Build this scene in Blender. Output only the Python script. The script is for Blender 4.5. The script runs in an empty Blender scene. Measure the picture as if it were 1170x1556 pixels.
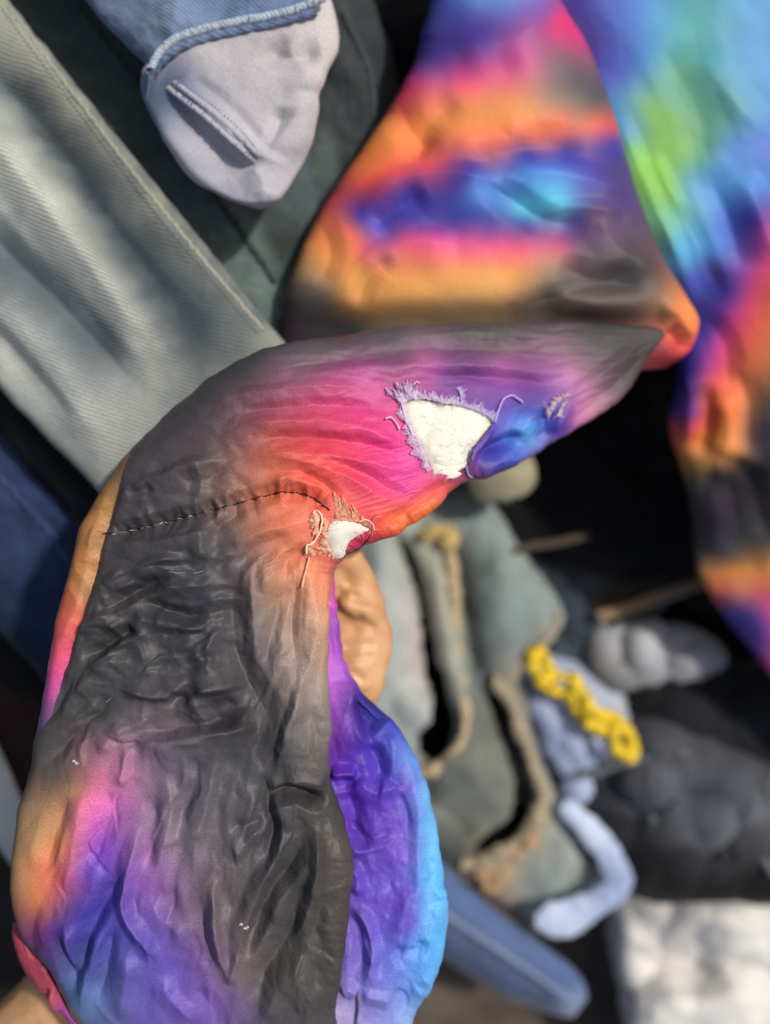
import bpy, bmesh, math, random
import numpy as np
from mathutils import Vector

random.seed(7)
RNG = np.random.default_rng(11)
S = bpy.context.scene
COL = S.collection

# ------------------------------------------------------------------ camera, sky, sun, exposure
CAM_Z, HFOV = 1.30, math.radians(42)
FPX = 585.0 / math.tan(HFOV / 2)
cd = bpy.data.cameras.new('camera')
cam = bpy.data.objects.new('camera', cd)
COL.objects.link(cam)
cam.location = (0, 0, CAM_Z)
cam.rotation_euler = (0, 0, 0)
cd.sensor_fit = 'HORIZONTAL'
cd.sensor_width = 36.0
cd.lens = 18.0 / math.tan(HFOV / 2)
cd.clip_start = 0.01
cd.clip_end = 200
cd.dof.use_dof = True
cd.dof.focus_distance = 0.655
cd.dof.aperture_fstop = cd.lens / 1000 / 0.0205
S.camera = cam

SUN_EL, SUN_AZ = math.radians(56), math.radians(62)      # azimuth clockwise from +y (top of the picture)
w = bpy.data.worlds.new('World')
S.world = w
w.use_nodes = True
nt = w.node_tree
sky = nt.nodes.new('ShaderNodeTexSky')
sky.sky_type = 'NISHITA'
sky.sun_disc = False
sky.sun_elevation = SUN_EL
sky.sun_rotation = SUN_AZ
sky.air_density = 1.0
sky.dust_density = 4.0
bg = nt.nodes['Background']
nt.links.new(sky.outputs[0], bg.inputs[0])
bg.inputs[1].default_value = 0.09
sd = bpy.data.lights.new('sun', 'SUN')
sun = bpy.data.objects.new('sun', sd)
COL.objects.link(sun)
sd.energy = 2.9
sd.angle = math.radians(3)
sd.color = (1.0, 0.95, 0.87)
dv = Vector((math.sin(SUN_AZ) * math.cos(SUN_EL), math.cos(SUN_AZ) * math.cos(SUN_EL), math.sin(SUN_EL)))
sun.rotation_euler = dv.to_track_quat('Z', 'Y').to_euler()
S.view_settings.view_transform = 'Standard'
S.view_settings.look = 'None'
S.view_settings.gamma = 1
S.view_settings.exposure = 0.0
S.view_settings.use_curve_mapping = False
S.cycles.use_denoising = True

# ------------------------------------------------------------------ helpers
def W(x, y, z):
    """a point seen at photo position (x, y) that lies at height z -> world"""
    x = np.asarray(x, float); y = np.asarray(y, float); z = np.asarray(z, float)
    d = (CAM_Z - z) / FPX
    return np.stack(np.broadcast_arrays((x - 585) * d, (778 - y) * d, z), -1)

def hexlin(h):
    h = h.lstrip('#')
    c = np.array([int(h[i:i + 2], 16) for i in (0, 2, 4)]) / 255.0
    return np.where(c <= 0.04045, c / 12.92, ((c + 0.055) / 1.055) ** 2.4)

_perm = RNG.permutation(512)
_g = RNG.uniform(0, 2 * np.pi, 512)
def pnoise(x, y, seed=0):
    x = np.asarray(x, float) + seed * 37.31; y = np.asarray(y, float) + seed * 11.73
    xi = np.floor(x).astype(int); yi = np.floor(y).astype(int)
    xf = x - xi; yf = y - yi
    def gr(ix, iy, fx, fy):
        a = _g[(_perm[(ix & 511)] + iy) & 511]
        return np.cos(a) * fx + np.sin(a) * fy
    u = xf * xf * xf * (xf * (xf * 6 - 15) + 10); v = yf * yf * yf * (yf * (yf * 6 - 15) + 10)
    a = gr(xi, yi, xf, yf); b = gr(xi + 1, yi, xf - 1, yf)
    c = gr(xi, yi + 1, xf, yf - 1); d = gr(xi + 1, yi + 1, xf - 1, yf - 1)
    return (a + (b - a) * u) * (1 - v) + (c + (d - c) * u) * v
def fbm(x, y, seed=0, o=4):
    r = 0; a = 1
    for i in range(o):
        r = r + a * pnoise(x * 2 ** i, y * 2 ** i, seed + i * 3); a *= 0.5
    return r

def sstep(a, b, x):
    t = np.clip((x - a) / (b - a), 0, 1)
    return t * t * (3 - 2 * t)

def inpoly(x, y, P):
    P = np.asarray(P, float); r = np.zeros(np.shape(x), bool)
    j = len(P) - 1
    for i in range(len(P)):
        c = ((P[i, 1] > y) != (P[j, 1] > y))
        with np.errstate(divide='ignore', invalid='ignore'):
            xx = (P[j, 0] - P[i, 0]) * (y - P[i, 1]) / (P[j, 1] - P[i, 1]) + P[i, 0]
        r ^= c & (x < xx); j = i
    return r

def polydist(x, y, P, closed=True):
    P = np.asarray(P, float); d = np.full(np.shape(x), 1e9)
    n = len(P)
    for i in range(n if closed else n - 1):
        a = P[i]; b = P[(i + 1) % n]
        ab = b - a; L = max(ab @ ab, 1e-9)
        t = np.clip(((x - a[0]) * ab[0] + (y - a[1]) * ab[1]) / L, 0, 1)
        d = np.minimum(d, np.hypot(x - a[0] - t * ab[0], y - a[1] - t * ab[1]))
    return d

def smooth_path(P, n):
    P = np.asarray(P, float)
    if len(P) < 3:
        t = np.linspace(0, 1, n)[:, None]; return P[0] * (1 - t) + P[-1] * t
    seg = np.linalg.norm(np.diff(P[:, :2], axis=0), axis=1) ** 0.5 + 1e-6
    k = np.concatenate([[0], np.cumsum(seg)])
    T = np.linspace(0, k[-1], n)
    m = np.zeros_like(P)
    dl = np.diff(P, axis=0) / seg[:, None]
    m[1:-1] = (dl[:-1] * seg[1:, None] + dl[1:] * seg[:-1, None]) / (seg[1:] + seg[:-1])[:, None]
    m[0] = dl[0]; m[-1] = dl[-1]
    i = np.clip(np.searchsorted(k, T, 'right') - 1, 0, len(seg) - 1)
    h = seg[i][:, None]; u = ((T - k[i]) / seg[i])[:, None]
    return ((2 * u**3 - 3 * u**2 + 1) * P[i] + (u**3 - 2 * u**2 + u) * h * m[i]
            + (-2 * u**3 + 3 * u**2) * P[i + 1] + (u**3 - u**2) * h * m[i + 1])

def crease(H, x, y, pts, amp, wl, wr, r=1.5, taper=0.25):
    r = r * 0.5
    """add one fold along a line: crest amp, falling off over wl to the left and wr to the right of its direction"""
    P = smooth_path(pts, max(4, len(pts) * 4))
    R = 4.5 * max(wl, wr)
    lo = P.min(0) - R; hi = P.max(0) + R
    M = (x > lo[0]) & (x < hi[0]) & (y > lo[1]) & (y < hi[1])
    if not M.any(): return
    X = x[M]; Y = y[M]
    best = np.full(X.shape, 1e9); sd_ = np.zeros(X.shape); tt = np.zeros(X.shape)
    L = np.concatenate([[0], np.cumsum(np.linalg.norm(np.diff(P, axis=0), axis=1))])
    for i in range(len(P) - 1):
        a = P[i]; ab = P[i + 1] - a; q = max(ab @ ab, 1e-9)
        t = np.clip(((X - a[0]) * ab[0] + (Y - a[1]) * ab[1]) / q, 0, 1)
        dx = X - a[0] - t * ab[0]; dy = Y - a[1] - t * ab[1]
        d = np.hypot(dx, dy); B = d < best
        best[B] = d[B]
        sd_[B] = np.where(ab[0] * dy - ab[1] * dx >= 0, d, -d)[B]     # +: right of the direction on the picture (y down)
        tt[B] = ((L[i] + t * math.sqrt(q)) / L[-1])[B]
    ww = np.where(sd_ > 0, wr, wl)
    dd = np.sqrt(best ** 2 + r * r) - r
    tp = sstep(0, taper, tt) * sstep(0, taper, 1 - tt)
    u = 1 - dd / (2.1 * ww)                                     # flat flanks meeting in a crisp crest
    H[M] += amp * (0.5 * (u + np.sqrt(u * u + 0.025)) / 1.006) * tp * np.exp(-(best / (3.6 * ww)) ** 6)

def random_creases(H, x, y, n, box, dirf, length, amp, width, seed, mask=None):
    rg = np.random.default_rng(seed)
    for k in range(n):
        cx = rg.uniform(box[0], box[2]); cy = rg.uniform(box[1], box[3])
        if mask is not None and not inpoly(np.array([cx]), np.array([cy]), mask)[0]: continue
        a = dirf(cx, cy) + rg.normal(0, 0.28)
        L = rg.uniform(*length); c = rg.normal(0, 0.18) * L
        ux, uy = math.cos(a), math.sin(a)
        pts = [(cx - ux * L / 2, cy - uy * L / 2), (cx - uy * c, cy + ux * c), (cx + ux * L / 2, cy + uy * L / 2)]
        A = rg.uniform(*amp) * (1 if rg.random() < 0.62 else -1)
        w1 = rg.uniform(*width); w2 = rg.uniform(*width)
        if rg.random() < 0.5: w1 *= 0.4
        crease(H, x, y, pts, A, w1, w2, 1.2, 0.45)

def paint(x, y, entries, r=14, p=0, warp=4, wscale=70, seed=3, wash=0.08, deep=0.0):
    """dye print, and fold tones painted on some cloth: smooth radial interpolation of colour spots (x, y, hex) and streaks (x0, y0, x1, y1, hex)"""
    pts, cs = [], []
    for e in entries:
        if isinstance(e[2], str):
            pts.append(e[:2]); cs.append(hexlin(e[2]))
        else:
            k = max(2, int(math.hypot(e[2] - e[0], e[3] - e[1]) / 45) + 1)
            for t in np.linspace(0, 1, k):
                pts.append((e[0] + (e[2] - e[0]) * t, e[1] + (e[3] - e[1]) * t)); cs.append(hexlin(e[4]))
    Q = np.array(pts, float); Cc = np.array(cs) ** (1 / 2.2)
    mean = Cc.mean(0)
    K = np.sqrt(((Q[:, None] - Q[None]) ** 2).sum(-1) + r * r) / 100.0
    K = np.block([[K - np.eye(len(Q)) * 0.02, np.ones((len(Q), 1))], [np.ones((1, len(Q))), np.zeros((1, 1))]])
    wts = np.linalg.solve(K, np.vstack([Cc - mean, np.zeros((1, 3))]))
    X = x + warp * fbm(x / wscale, y / wscale, seed, 3); Y = y + warp * fbm(x / wscale, y / wscale, seed + 20, 3)
    out = np.zeros(X.shape + (3,)) + mean + wts[-1]
    for i in range(len(Q)):
        out += (np.sqrt((X - Q[i, 0]) ** 2 + (Y - Q[i, 1]) ** 2 + r * r) / 100.0)[..., None] * wts[i]
    out = np.clip(out, Cc.min(0) * 0.9, np.minimum(1, Cc.max(0) * 1.02))
    g = out @ np.array([0.3, 0.55, 0.15])
    return (out * (1 - wash) + g[..., None] * wash) ** (2.2 + deep)

def ridged(h, m, x, y, layers):
    """add crisp irregular creases where m > 0; layers of (amp, angle or field, long, across, seed)"""
    M = m > 0.01
    if not M.any(): return
    x = x[M]; y = y[M]
    wx = x + 16 * pnoise(x / 85, y / 85, 40); wy = y + 16 * pnoise(x / 85, y / 85, 60)
    r = 0
    for amp, ang, lx, ly, seed in layers:
        if callable(ang): ang = ang(x, y)
        c, s = np.cos(ang), np.sin(ang)
        n = pnoise((wx * c + wy * s) / lx, (-wx * s + wy * c) / ly, seed)
        r = r + amp * np.sqrt(n * n + 0.0004) * sstep(-0.25, 0.25, pnoise(x / 70, y / 70, seed + 5))
    h[M] += r * m[M]

_fv = RNG.uniform(-1, 1, 4096)
def facet(x, y, seed=0):
    """flat triangular facets, as thin nylon takes when it is crushed"""
    x = x + seed * 17.37; y = y + seed * 5.91
    i = np.floor(x).astype(int); j = np.floor(y).astype(int); fx = x - i; fy = y - j
    def v(a, b): return _fv[(a * 73856093 ^ b * 19349663 ^ (a * b * 83492791)) & 4095]
    a, b, c, d = v(i, j), v(i + 1, j), v(i, j + 1), v(i + 1, j + 1)
    return np.where(fx > fy, a + (b - a) * fx + (d - b) * fy, a + (c - a) * fy + (d - c) * fx)
def crushed(h, m, x, y, layers):
    M = m > 0.01
    if not M.any(): return
    X = x[M]; Y = y[M]; r = 0
    wx = X + 13 * pnoise(X / 42, Y / 42, 71) + 5 * pnoise(X / 16, Y / 16, 73); wy = Y + 13 * pnoise(X / 42, Y / 42, 72) + 5 * pnoise(X / 16, Y / 16, 74)
    for amp, ang, lx, ly, seed in layers:
        c, s = math.cos(ang), math.sin(ang)
        r = r + amp * facet((wx * c + wy * s) / lx, (-wx * s + wy * c) / ly, seed)
    h[M] += r * m[M] * (0.45 + 0.75 * sstep(-0.15, 0.3, pnoise(X / 95, Y / 95, 77)))     # some stretches lie calmer than others

def reg(x, y, x0, y0, x1, y1, s=30): return sstep(x0 - s, x0 + s, x) * sstep(x1 + s, x1 - s, x) * sstep(y0 - s, y0 + s, y) * sstep(y1 + s, y1 - s, y)

# ------------------------------------------------------------------ materials
MATS = {}
def newmat(name):
    m = bpy.data.materials.new(name); m.use_nodes = True
    MATS[name] = m
    return m, m.node_tree.nodes, m.node_tree.links, m.node_tree.nodes['Principled BSDF']

def N(nodes, t, **kw):
    n = nodes.new(t)
    for k, v in kw.items(): setattr(n, k, v)
    return n

def fabric(name, rough=0.5, spec=0.35, sheen=0.15, weave=0.10, weave_scale=1500, color=None, vary=0.12, vscale=60, fade=0.0,
           twill=False, sss=0, coarse=0.0, speck=0.2, crinkle=0.0, fade_col=(0.8, 0.78, 0.8, 1)):
    m, n, l, b = newmat(name)
    uv = N(n, 'ShaderNodeUVMap'); uv.uv_map = 'cloth'
    tc = uv.outputs[0]
    if color is None:
        a = N(n, 'ShaderNodeAttribute'); a.attribute_name = 'dye'; base = a.outputs['Color']
    else:
        rgb = N(n, 'ShaderNodeRGB'); rgb.outputs[0].default_value = (*hexlin(color), 1); base = rgb.outputs[0]
    ns = N(n, 'ShaderNodeTexNoise'); ns.inputs['Scale'].default_value = vscale; ns.inputs['Detail'].default_value = 6
    l.new(tc, ns.inputs['Vector'])
    mr = N(n, 'ShaderNodeMapRange'); mr.inputs[1].default_value = 0.3; mr.inputs[2].default_value = 0.7
    mr.inputs[3].default_value = 1 - vary; mr.inputs[4].default_value = 1 + vary
    l.new(ns.outputs[0], mr.inputs[0])
    mul = N(n, 'ShaderNodeVectorMath'); mul.operation = 'SCALE'
    l.new(base, mul.inputs[0]); l.new(mr.outputs[0], mul.inputs['Scale'])
    cur = mul.outputs[0]
    if weave > 0:
        # fine thread speckle, as seen in the cloth up close
        sp = N(n, 'ShaderNodeTexNoise'); sp.inputs['Scale'].default_value = weave_scale * 0.9; sp.inputs['Detail'].default_value = 2
        l.new(tc, sp.inputs['Vector'])
        mr2 = N(n, 'ShaderNodeMapRange'); mr2.inputs[1].default_value = 0.3; mr2.inputs[2].default_value = 0.7
        mr2.inputs[3].default_value = 1 - speck; mr2.inputs[4].default_value = 1 + speck
        l.new(sp.outputs[0], mr2.inputs[0])
        m2 = N(n, 'ShaderNodeVectorMath'); m2.operation = 'SCALE'
        l.new(cur, m2.inputs[0]); l.new(mr2.outputs[0], m2.inputs['Scale']); cur = m2.outputs[0]
    if fade > 0:
        n3 = N(n, 'ShaderNodeTexNoise'); n3.inputs['Scale'].default_value = 22; n3.inputs['Detail'].default_value = 8
        n3.inputs['Roughness'].default_value = 0.7
        l.new(tc, n3.inputs['Vector'])
        r3 = N(n, 'ShaderNodeMapRange'); r3.inputs[1].default_value = 0.5; r3.inputs[2].default_value = 0.85
        r3.inputs[3].default_value = 0; r3.inputs[4].default_value = fade
        l.new(n3.outputs[0], r3.inputs[0])
        mx = N(n, 'ShaderNodeMixRGB'); mx.inputs[2].default_value = fade_col
        l.new(r3.outputs[0], mx.inputs[0]); l.new(cur, mx.inputs[1]); cur = mx.outputs[0]
    if twill:
        mp = N(n, 'ShaderNodeMapping'); mp.inputs['Rotation'].default_value = (0, 0, math.radians(35))
        l.new(tc, mp.inputs['Vector'])
        wv = N(n, 'ShaderNodeTexWave'); wv.inputs['Scale'].default_value = 95; wv.inputs['Distortion'].default_value = 1.5
        wv.inputs['Detail'].default_value = 2; wv.inputs['Detail Scale'].default_value = 3
        l.new(mp.outputs[0], wv.inputs['Vector'])
        rw = N(n, 'ShaderNodeMapRange'); rw.inputs[3].default_value = 0.76; rw.inputs[4].default_value = 1.22
        l.new(wv.outputs[1], rw.inputs[0])
        m4 = N(n, 'ShaderNodeVectorMath'); m4.operation = 'SCALE'
        l.new(cur, m4.inputs[0]); l.new(rw.outputs[0], m4.inputs['Scale']); cur = m4.outputs[0]
    l.new(cur, b.inputs['Base Color'])
    b.inputs['Roughness'].default_value = rough
    b.inputs['Specular IOR Level'].default_value = spec
    b.inputs['Sheen Weight'].default_value = sheen
    b.inputs['Sheen Roughness'].default_value = 0.5
    if crinkle > 0:
        # fine crease lines too small for the mesh
        mc = N(n, 'ShaderNodeMapping'); mc.inputs['Scale'].default_value = (1.0, 0.55, 1)
        l.new(tc, mc.inputs['Vector'])
        nw = N(n, 'ShaderNodeTexNoise'); nw.inputs['Scale'].default_value = 30; nw.inputs['Detail'].default_value = 2
        l.new(mc.outputs[0], nw.inputs['Vector'])
        vm = N(n, 'ShaderNodeVectorMath'); vm.operation = 'MULTIPLY_ADD'; vm.inputs[1].default_value = (0.03, 0.03, 0)
        l.new(nw.outputs[1], vm.inputs[0]); l.new(mc.outputs[0], vm.inputs[2])
        nr_ = N(n, 'ShaderNodeTexNoise'); nr_.noise_type = 'RIDGED_MULTIFRACTAL'; nr_.inputs['Scale'].default_value = 48; nr_.inputs['Detail'].default_value = 2.5
        l.new(vm.outputs[0], nr_.inputs['Vector'])
        bc = N(n, 'ShaderNodeBump'); bc.inputs['Strength'].default_value = crinkle; bc.inputs['Distance'].default_value = 0.0022
        l.new(nr_.outputs[0], bc.inputs['Height'])
    h = None
    if twill:
        mp = N(n, 'ShaderNodeMapping'); mp.inputs['Rotation'].default_value = (0, 0, math.radians(35))
        l.new(tc, mp.inputs['Vector'])
        wv = N(n, 'ShaderNodeTexWave'); wv.inputs['Scale'].default_value = 95; wv.inputs['Distortion'].default_value = 1.5
        wv.inputs['Detail'].default_value = 2; wv.inputs['Detail Scale'].default_value = 3
        l.new(mp.outputs[0], wv.inputs['Vector']); h = wv.outputs[1]; bs = 0.4
    elif weave > 0:
        n2 = N(n, 'ShaderNodeTexNoise'); n2.inputs['Scale'].default_value = weave_scale; n2.inputs['Detail'].default_value = 3
        l.new(tc, n2.inputs['Vector']); h = n2.outputs[0]; bs = weave
    if h is not None:
        bp = N(n, 'ShaderNodeBump'); bp.inputs['Strength'].default_value = bs; bp.inputs['Distance'].default_value = 0.0006
        l.new(h, bp.inputs['Height'])
        if coarse > 0:
            n4 = N(n, 'ShaderNodeTexNoise'); n4.inputs['Scale'].default_value = 70; n4.inputs['Detail'].default_value = 5
            l.new(tc, n4.inputs['Vector'])
            b2 = N(n, 'ShaderNodeBump'); b2.inputs['Strength'].default_value = coarse; b2.inputs['Distance'].default_value = 0.004
            l.new(n4.outputs[0], b2.inputs['Height']); l.new(b2.outputs[0], bp.inputs['Normal'])
        if crinkle > 0: l.new(bc.outputs[0], bp.inputs['Normal'])
        l.new(bp.outputs[0], b.inputs['Normal'])
    return m

fabric('satin', crinkle=0.8, rough=0.5, spec=0.33, sheen=0.0, weave=0.30, weave_scale=950, fade=0.05, vary=0.06, vscale=45)
fabric('satin_soft', rough=0.55, spec=0.3, sheen=0.0, weave=0.05, weave_scale=1200, fade=0.03, vary=0.06, vscale=30)
fabric('denim', rough=0.85, spec=0.2, sheen=0.25, twill=True, weave=0.1, weave_scale=900, vary=0.12, vscale=40, fade=0.07)
fabric('dark_denim', rough=0.9, spec=0.2, sheen=0.05, twill=True, weave=0.1, weave_scale=900, vary=0.2, vscale=55)
fabric('cotton', rough=0.9, spec=0.2, sheen=0.2, weave=0.1, weave_scale=900, vary=0.08, vscale=40)
fabric('black_cotton', rough=0.85, spec=0.25, sheen=0.1, weave=0.05, weave_scale=700, vary=0.2, vscale=30)
m = fabric('wadding', rough=1.0, spec=0.1, sheen=0.3, weave=0.08, weave_scale=500, color='#e4e0d2', vary=0.05, coarse=0.05, speck=0.05)
m.node_tree.nodes['Principled BSDF'].inputs['Subsurface Weight'].default_value = 0.35
m.node_tree.nodes['Principled BSDF'].inputs['Subsurface Radius'].default_value = (0.006, 0.005, 0.004)

def frayed(name, alpha):
    m = fabric(name, rough=0.7, spec=0.25, sheen=0.1, weave=0.2, weave_scale=900, vary=0.1, vscale=200, speck=0.1)
    n = m.node_tree.nodes; l = m.node_tree.links; b = n['Principled BSDF']
    uv = [x for x in n if x.type == 'UVMAP'][0]
    ns = N(n, 'ShaderNodeTexNoise'); ns.inputs['Scale'].default_value = 420; ns.inputs['Detail'].default_value = 3
    l.new(uv.outputs[0], ns.inputs['Vector'])
    mr = N(n, 'ShaderNodeMapRange'); mr.inputs[1].default_value = 0.35; mr.inputs[2].default_value = 0.62
    mr.inputs[3].default_value = alpha - 0.3; mr.inputs[4].default_value = min(1, alpha + 0.25)
    l.new(ns.outputs[0], mr.inputs[0]); l.new(mr.outputs[0], b.inputs['Alpha'])
    return m
frayed('frayed_cloth', 0.55)

m, n, l, b = newmat('black_thread')
b.inputs['Base Color'].default_value = (0.012, 0.011, 0.012, 1); b.inputs['Roughness'].default_value = 0.7
m, n, l, b = newmat('white_thread')
b.inputs['Base Color'].default_value = (0.5, 0.48, 0.48, 1); b.inputs['Roughness'].default_value = 0.6
m, n, l, b = newmat('zip_metal')
b.inputs['Base Color'].default_value = (0.03, 0.03, 0.035, 1); b.inputs['Roughness'].default_value = 0.4

m, n, l, b = newmat('skin')
tc = N(n, 'ShaderNodeTexCoord')
ns = N(n, 'ShaderNodeTexNoise'); ns.inputs['Scale'].default_value = 45; ns.inputs['Detail'].default_value = 6
l.new(tc.outputs['Object'], ns.inputs['Vector'])
cr = N(n, 'ShaderNodeValToRGB')
cr.color_ramp.elements[0].position = 0.3; cr.color_ramp.elements[0].color = (*hexlin('#c08d60'), 1)
cr.color_ramp.elements[1].position = 0.7; cr.color_ramp.elements[1].color = (*hexlin('#dcae80'), 1)
l.new(ns.outputs[0], cr.inputs[0]); l.new(cr.outputs[0], b.inputs['Base Color'])
b.inputs['Roughness'].default_value = 0.48
b.inputs['Subsurface Weight'].default_value = 0.15
b.inputs['Subsurface Radius'].default_value = (0.006, 0.003, 0.0015)
vo = N(n, 'ShaderNodeTexVoronoi'); vo.inputs['Scale'].default_value = 700
l.new(tc.outputs['Object'], vo.inputs['Vector'])
bp = N(n, 'ShaderNodeBump'); bp.inputs['Strength'].default_value = 0.25; bp.inputs['Distance'].default_value = 0.0008
l.new(vo.outputs[0], bp.inputs['Height']); l.new(bp.outputs[0], b.inputs['Normal'])

m, n, l, b = newmat('hair')
b.inputs['Base Color'].default_value = (0.03, 0.018, 0.01, 1); b.inputs['Roughness'].default_value = 0.5

m, n, l, b = newmat('yellow_cord')
tc = N(n, 'ShaderNodeTexCoord'); ns = N(n, 'ShaderNodeTexNoise'); ns.inputs['Scale'].default_value = 160
l.new(tc.outputs['Object'], ns.inputs['Vector'])
cr = N(n, 'ShaderNodeValToRGB')
cr.color_ramp.elements[0].color = (*hexlin('#d8b010'), 1); cr.color_ramp.elements[1].color = (*hexlin('#f6dc3a'), 1)
l.new(ns.outputs[0], cr.inputs[0]); l.new(cr.outputs[0], b.inputs['Base Color']); b.inputs['Roughness'].default_value = 0.7

m, n, l, b = newmat('dirt')
tc = N(n, 'ShaderNodeTexCoord'); ns = N(n, 'ShaderNodeTexNoise'); ns.inputs['Scale'].default_value = 12; ns.inputs['Detail'].default_value = 8
l.new(tc.outputs['Object'], ns.inputs['Vector'])
cr = N(n, 'ShaderNodeValToRGB')
cr.color_ramp.elements[0].position = 0.3; cr.color_ramp.elements[0].color = (*hexlin('#3a332c'), 1)
cr.color_ramp.elements[1].position = 0.75; cr.color_ramp.elements[1].color = (*hexlin('#6a5f54'), 1)
l.new(ns.outputs[0], cr.inputs[0]); l.new(cr.outputs[0], b.inputs['Base Color']); b.inputs['Roughness'].default_value = 0.95
bp = N(n, 'ShaderNodeBump'); bp.inputs['Strength'].default_value = 0.6; bp.inputs['Distance'].default_value = 0.01
l.new(ns.outputs[0], bp.inputs['Height']); l.new(bp.outputs[0], b.inputs['Normal'])

# ------------------------------------------------------------------ mesh building
def link(name, me, mat=None, parent=None):
    o = bpy.data.objects.new(name, me); COL.objects.link(o)
    if parent is not None: o.parent = parent
    if mat: me.materials.append(MATS[mat])
    return o

def thing(name, label, cat, group=None, loc=(0, 0, 0)):
    o = bpy.data.objects.new(name, None); COL.objects.link(o); o.location = (0, 0, 0)
    o.empty_display_size = 0.05
    o['label'] = label; o['category'] = cat
    if group: o['group'] = group
    return o

def tag(o, label, cat, group=None):
    o['label'] = label; o['category'] = cat
    if group: o['group'] = group
    return o

def mesh_np(name, V, F, mat, parent=None, col=None, uv=None, smooth=True):
    used = np.zeros(len(V), bool); used[F.ravel()] = True
    idx = np.cumsum(used) - 1
    V = V[used]; F = idx[F]
    me = bpy.data.meshes.new(name)
    k = F.shape[1]
    me.vertices.add(len(V)); me.vertices.foreach_set('co', V.astype(np.float32).ravel())
    me.loops.add(F.size); me.loops.foreach_set('vertex_index', F.astype(np.int32).ravel())
    me.polygons.add(len(F)); me.polygons.foreach_set('loop_start', (np.arange(len(F)) * k).astype(np.int32))
    me.polygons.foreach_set('loop_total', np.full(len(F), k, np.int32))
    me.update(calc_edges=True)
    me.polygons.foreach_set('use_smooth', np.full(len(F), smooth))
    if uv is not None:
        u = me.uv_layers.new(name='cloth')
        u.data.foreach_set('uv', uv[used][F.ravel()].astype(np.float32).ravel())
    if col is not None:
        a = me.color_attributes.new('dye', 'FLOAT_COLOR', 'POINT')
        c = np.ones((len(V), 4), np.float32); c[:, :3] = col[used]
        a.data.foreach_set('color', c.ravel())
    me.validate()
    return link(name, me, mat, parent)

def grid_faces(n, m, wrap):
    i, j = np.meshgrid(np.arange(n - 1), np.arange(m if wrap else m - 1), indexing='ij')
    j2 = (j + 1) % m
    return np.stack([i * m + j, i * m + j2, (i + 1) * m + j2, (i + 1) * m + j], -1).reshape(-1, 4)

def tube(secs, n, mf, mb, disp=None, puff=0.5, back=0.8, rough=2.5):
    """closed cloth tube. secs rows: left x, y, right x, y, height, half thickness. disp(x, y) -> px of relief on the upper side"""
    Q = smooth_path(np.array(secs, float), n)
    th = np.concatenate([np.linspace(np.pi, 0, mf, endpoint=False), np.linspace(0, -np.pi, mb, endpoint=False)])
    c = np.cos(th); s = np.sin(th)
    # spread samples evenly over the width
    cc = np.sign(c) * np.abs(c) ** 0.85
    if rough:
        d = Q[:, 2:4] - Q[:, 0:2]; d = d / (np.linalg.norm(d, axis=1, keepdims=True) + 1e-9)
        al = np.concatenate([[0], np.cumsum(np.linalg.norm(np.diff((Q[:, :2] + Q[:, 2:4]) / 2, axis=0), axis=1))])
        sdv = Q[0, 0] * 0.37 + 5
        Q[:, 0:2] += d * (rough * fbm(al / 48, 0 * al + sdv, 3, 3))[:, None]; Q[:, 2:4] += d * (rough * fbm(al / 42, 0 * al + sdv, 8, 3))[:, None]
    L = Q[:, None, 0:2]; R = Q[:, None, 2:4]
    XY = (L + R) / 2 + (R - L) / 2 * cc[None, :, None]
    x = XY[..., 0]; y = XY[..., 1]
    hs = np.where(s >= 0, np.abs(s) ** puff, -back * np.abs(s) ** puff)
    z = Q[:, None, 4] + Q[:, None, 5] * hs[None, :]
    P = W(x, y, z)
    gs = np.gradient(P, axis=0); gt = np.roll(P, -1, 1) - np.roll(P, 1, 1)
    nn = np.cross(gs, gt); nn /= np.linalg.norm(nn, axis=-1, keepdims=True) + 1e-12
    if (nn[:, mf // 2, 2]).mean() < 0: nn = -nn
    # heights lean on the vertical so folds stay where they were drawn
    nn = nn * 0.6 + np.array([0, 0, 1]) * np.sign(s + 1e-6)[None, :, None] * 0.4 * np.abs(s)[None, :, None]
    if disp is not None:
        h = disp(x, y)
        wt = sstep(-0.12, 0.22, s)
        if isinstance(h, tuple):
            P = W(x + h[0] * wt[None], y + h[1] * wt[None], z); h = h[2]
        h = h * 0.00045
        P = P + nn * (h * wt[None, :])[..., None]
    us = np.concatenate([[0], np.cumsum(np.linalg.norm(np.diff(P[:, mf // 2], axis=0), axis=1))])
    row = P[n // 2]
    ut = np.concatenate([[0], np.cumsum(np.linalg.norm(np.diff(row, axis=0), axis=1))])
    uv = np.stack(np.broadcast_arrays(ut[None, :], us[:, None]), -1)
    F = grid_faces(n, len(th), True)
    front = np.broadcast_to(s[None, :] > -1e-9, (n, len(th)))
    return dict(V=P.reshape(-1, 3), F=F, x=x.reshape(-1), y=y.reshape(-1), uv=uv.reshape(-1, 2), front=front.reshape(-1))

def put(T, name, mat, parent=None, col=None, mask=None):
    F = T['F'] if mask is None else T['F'][mask]
    return mesh_np(name, T['V'], F, mat, parent, col, T['uv'])

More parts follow.
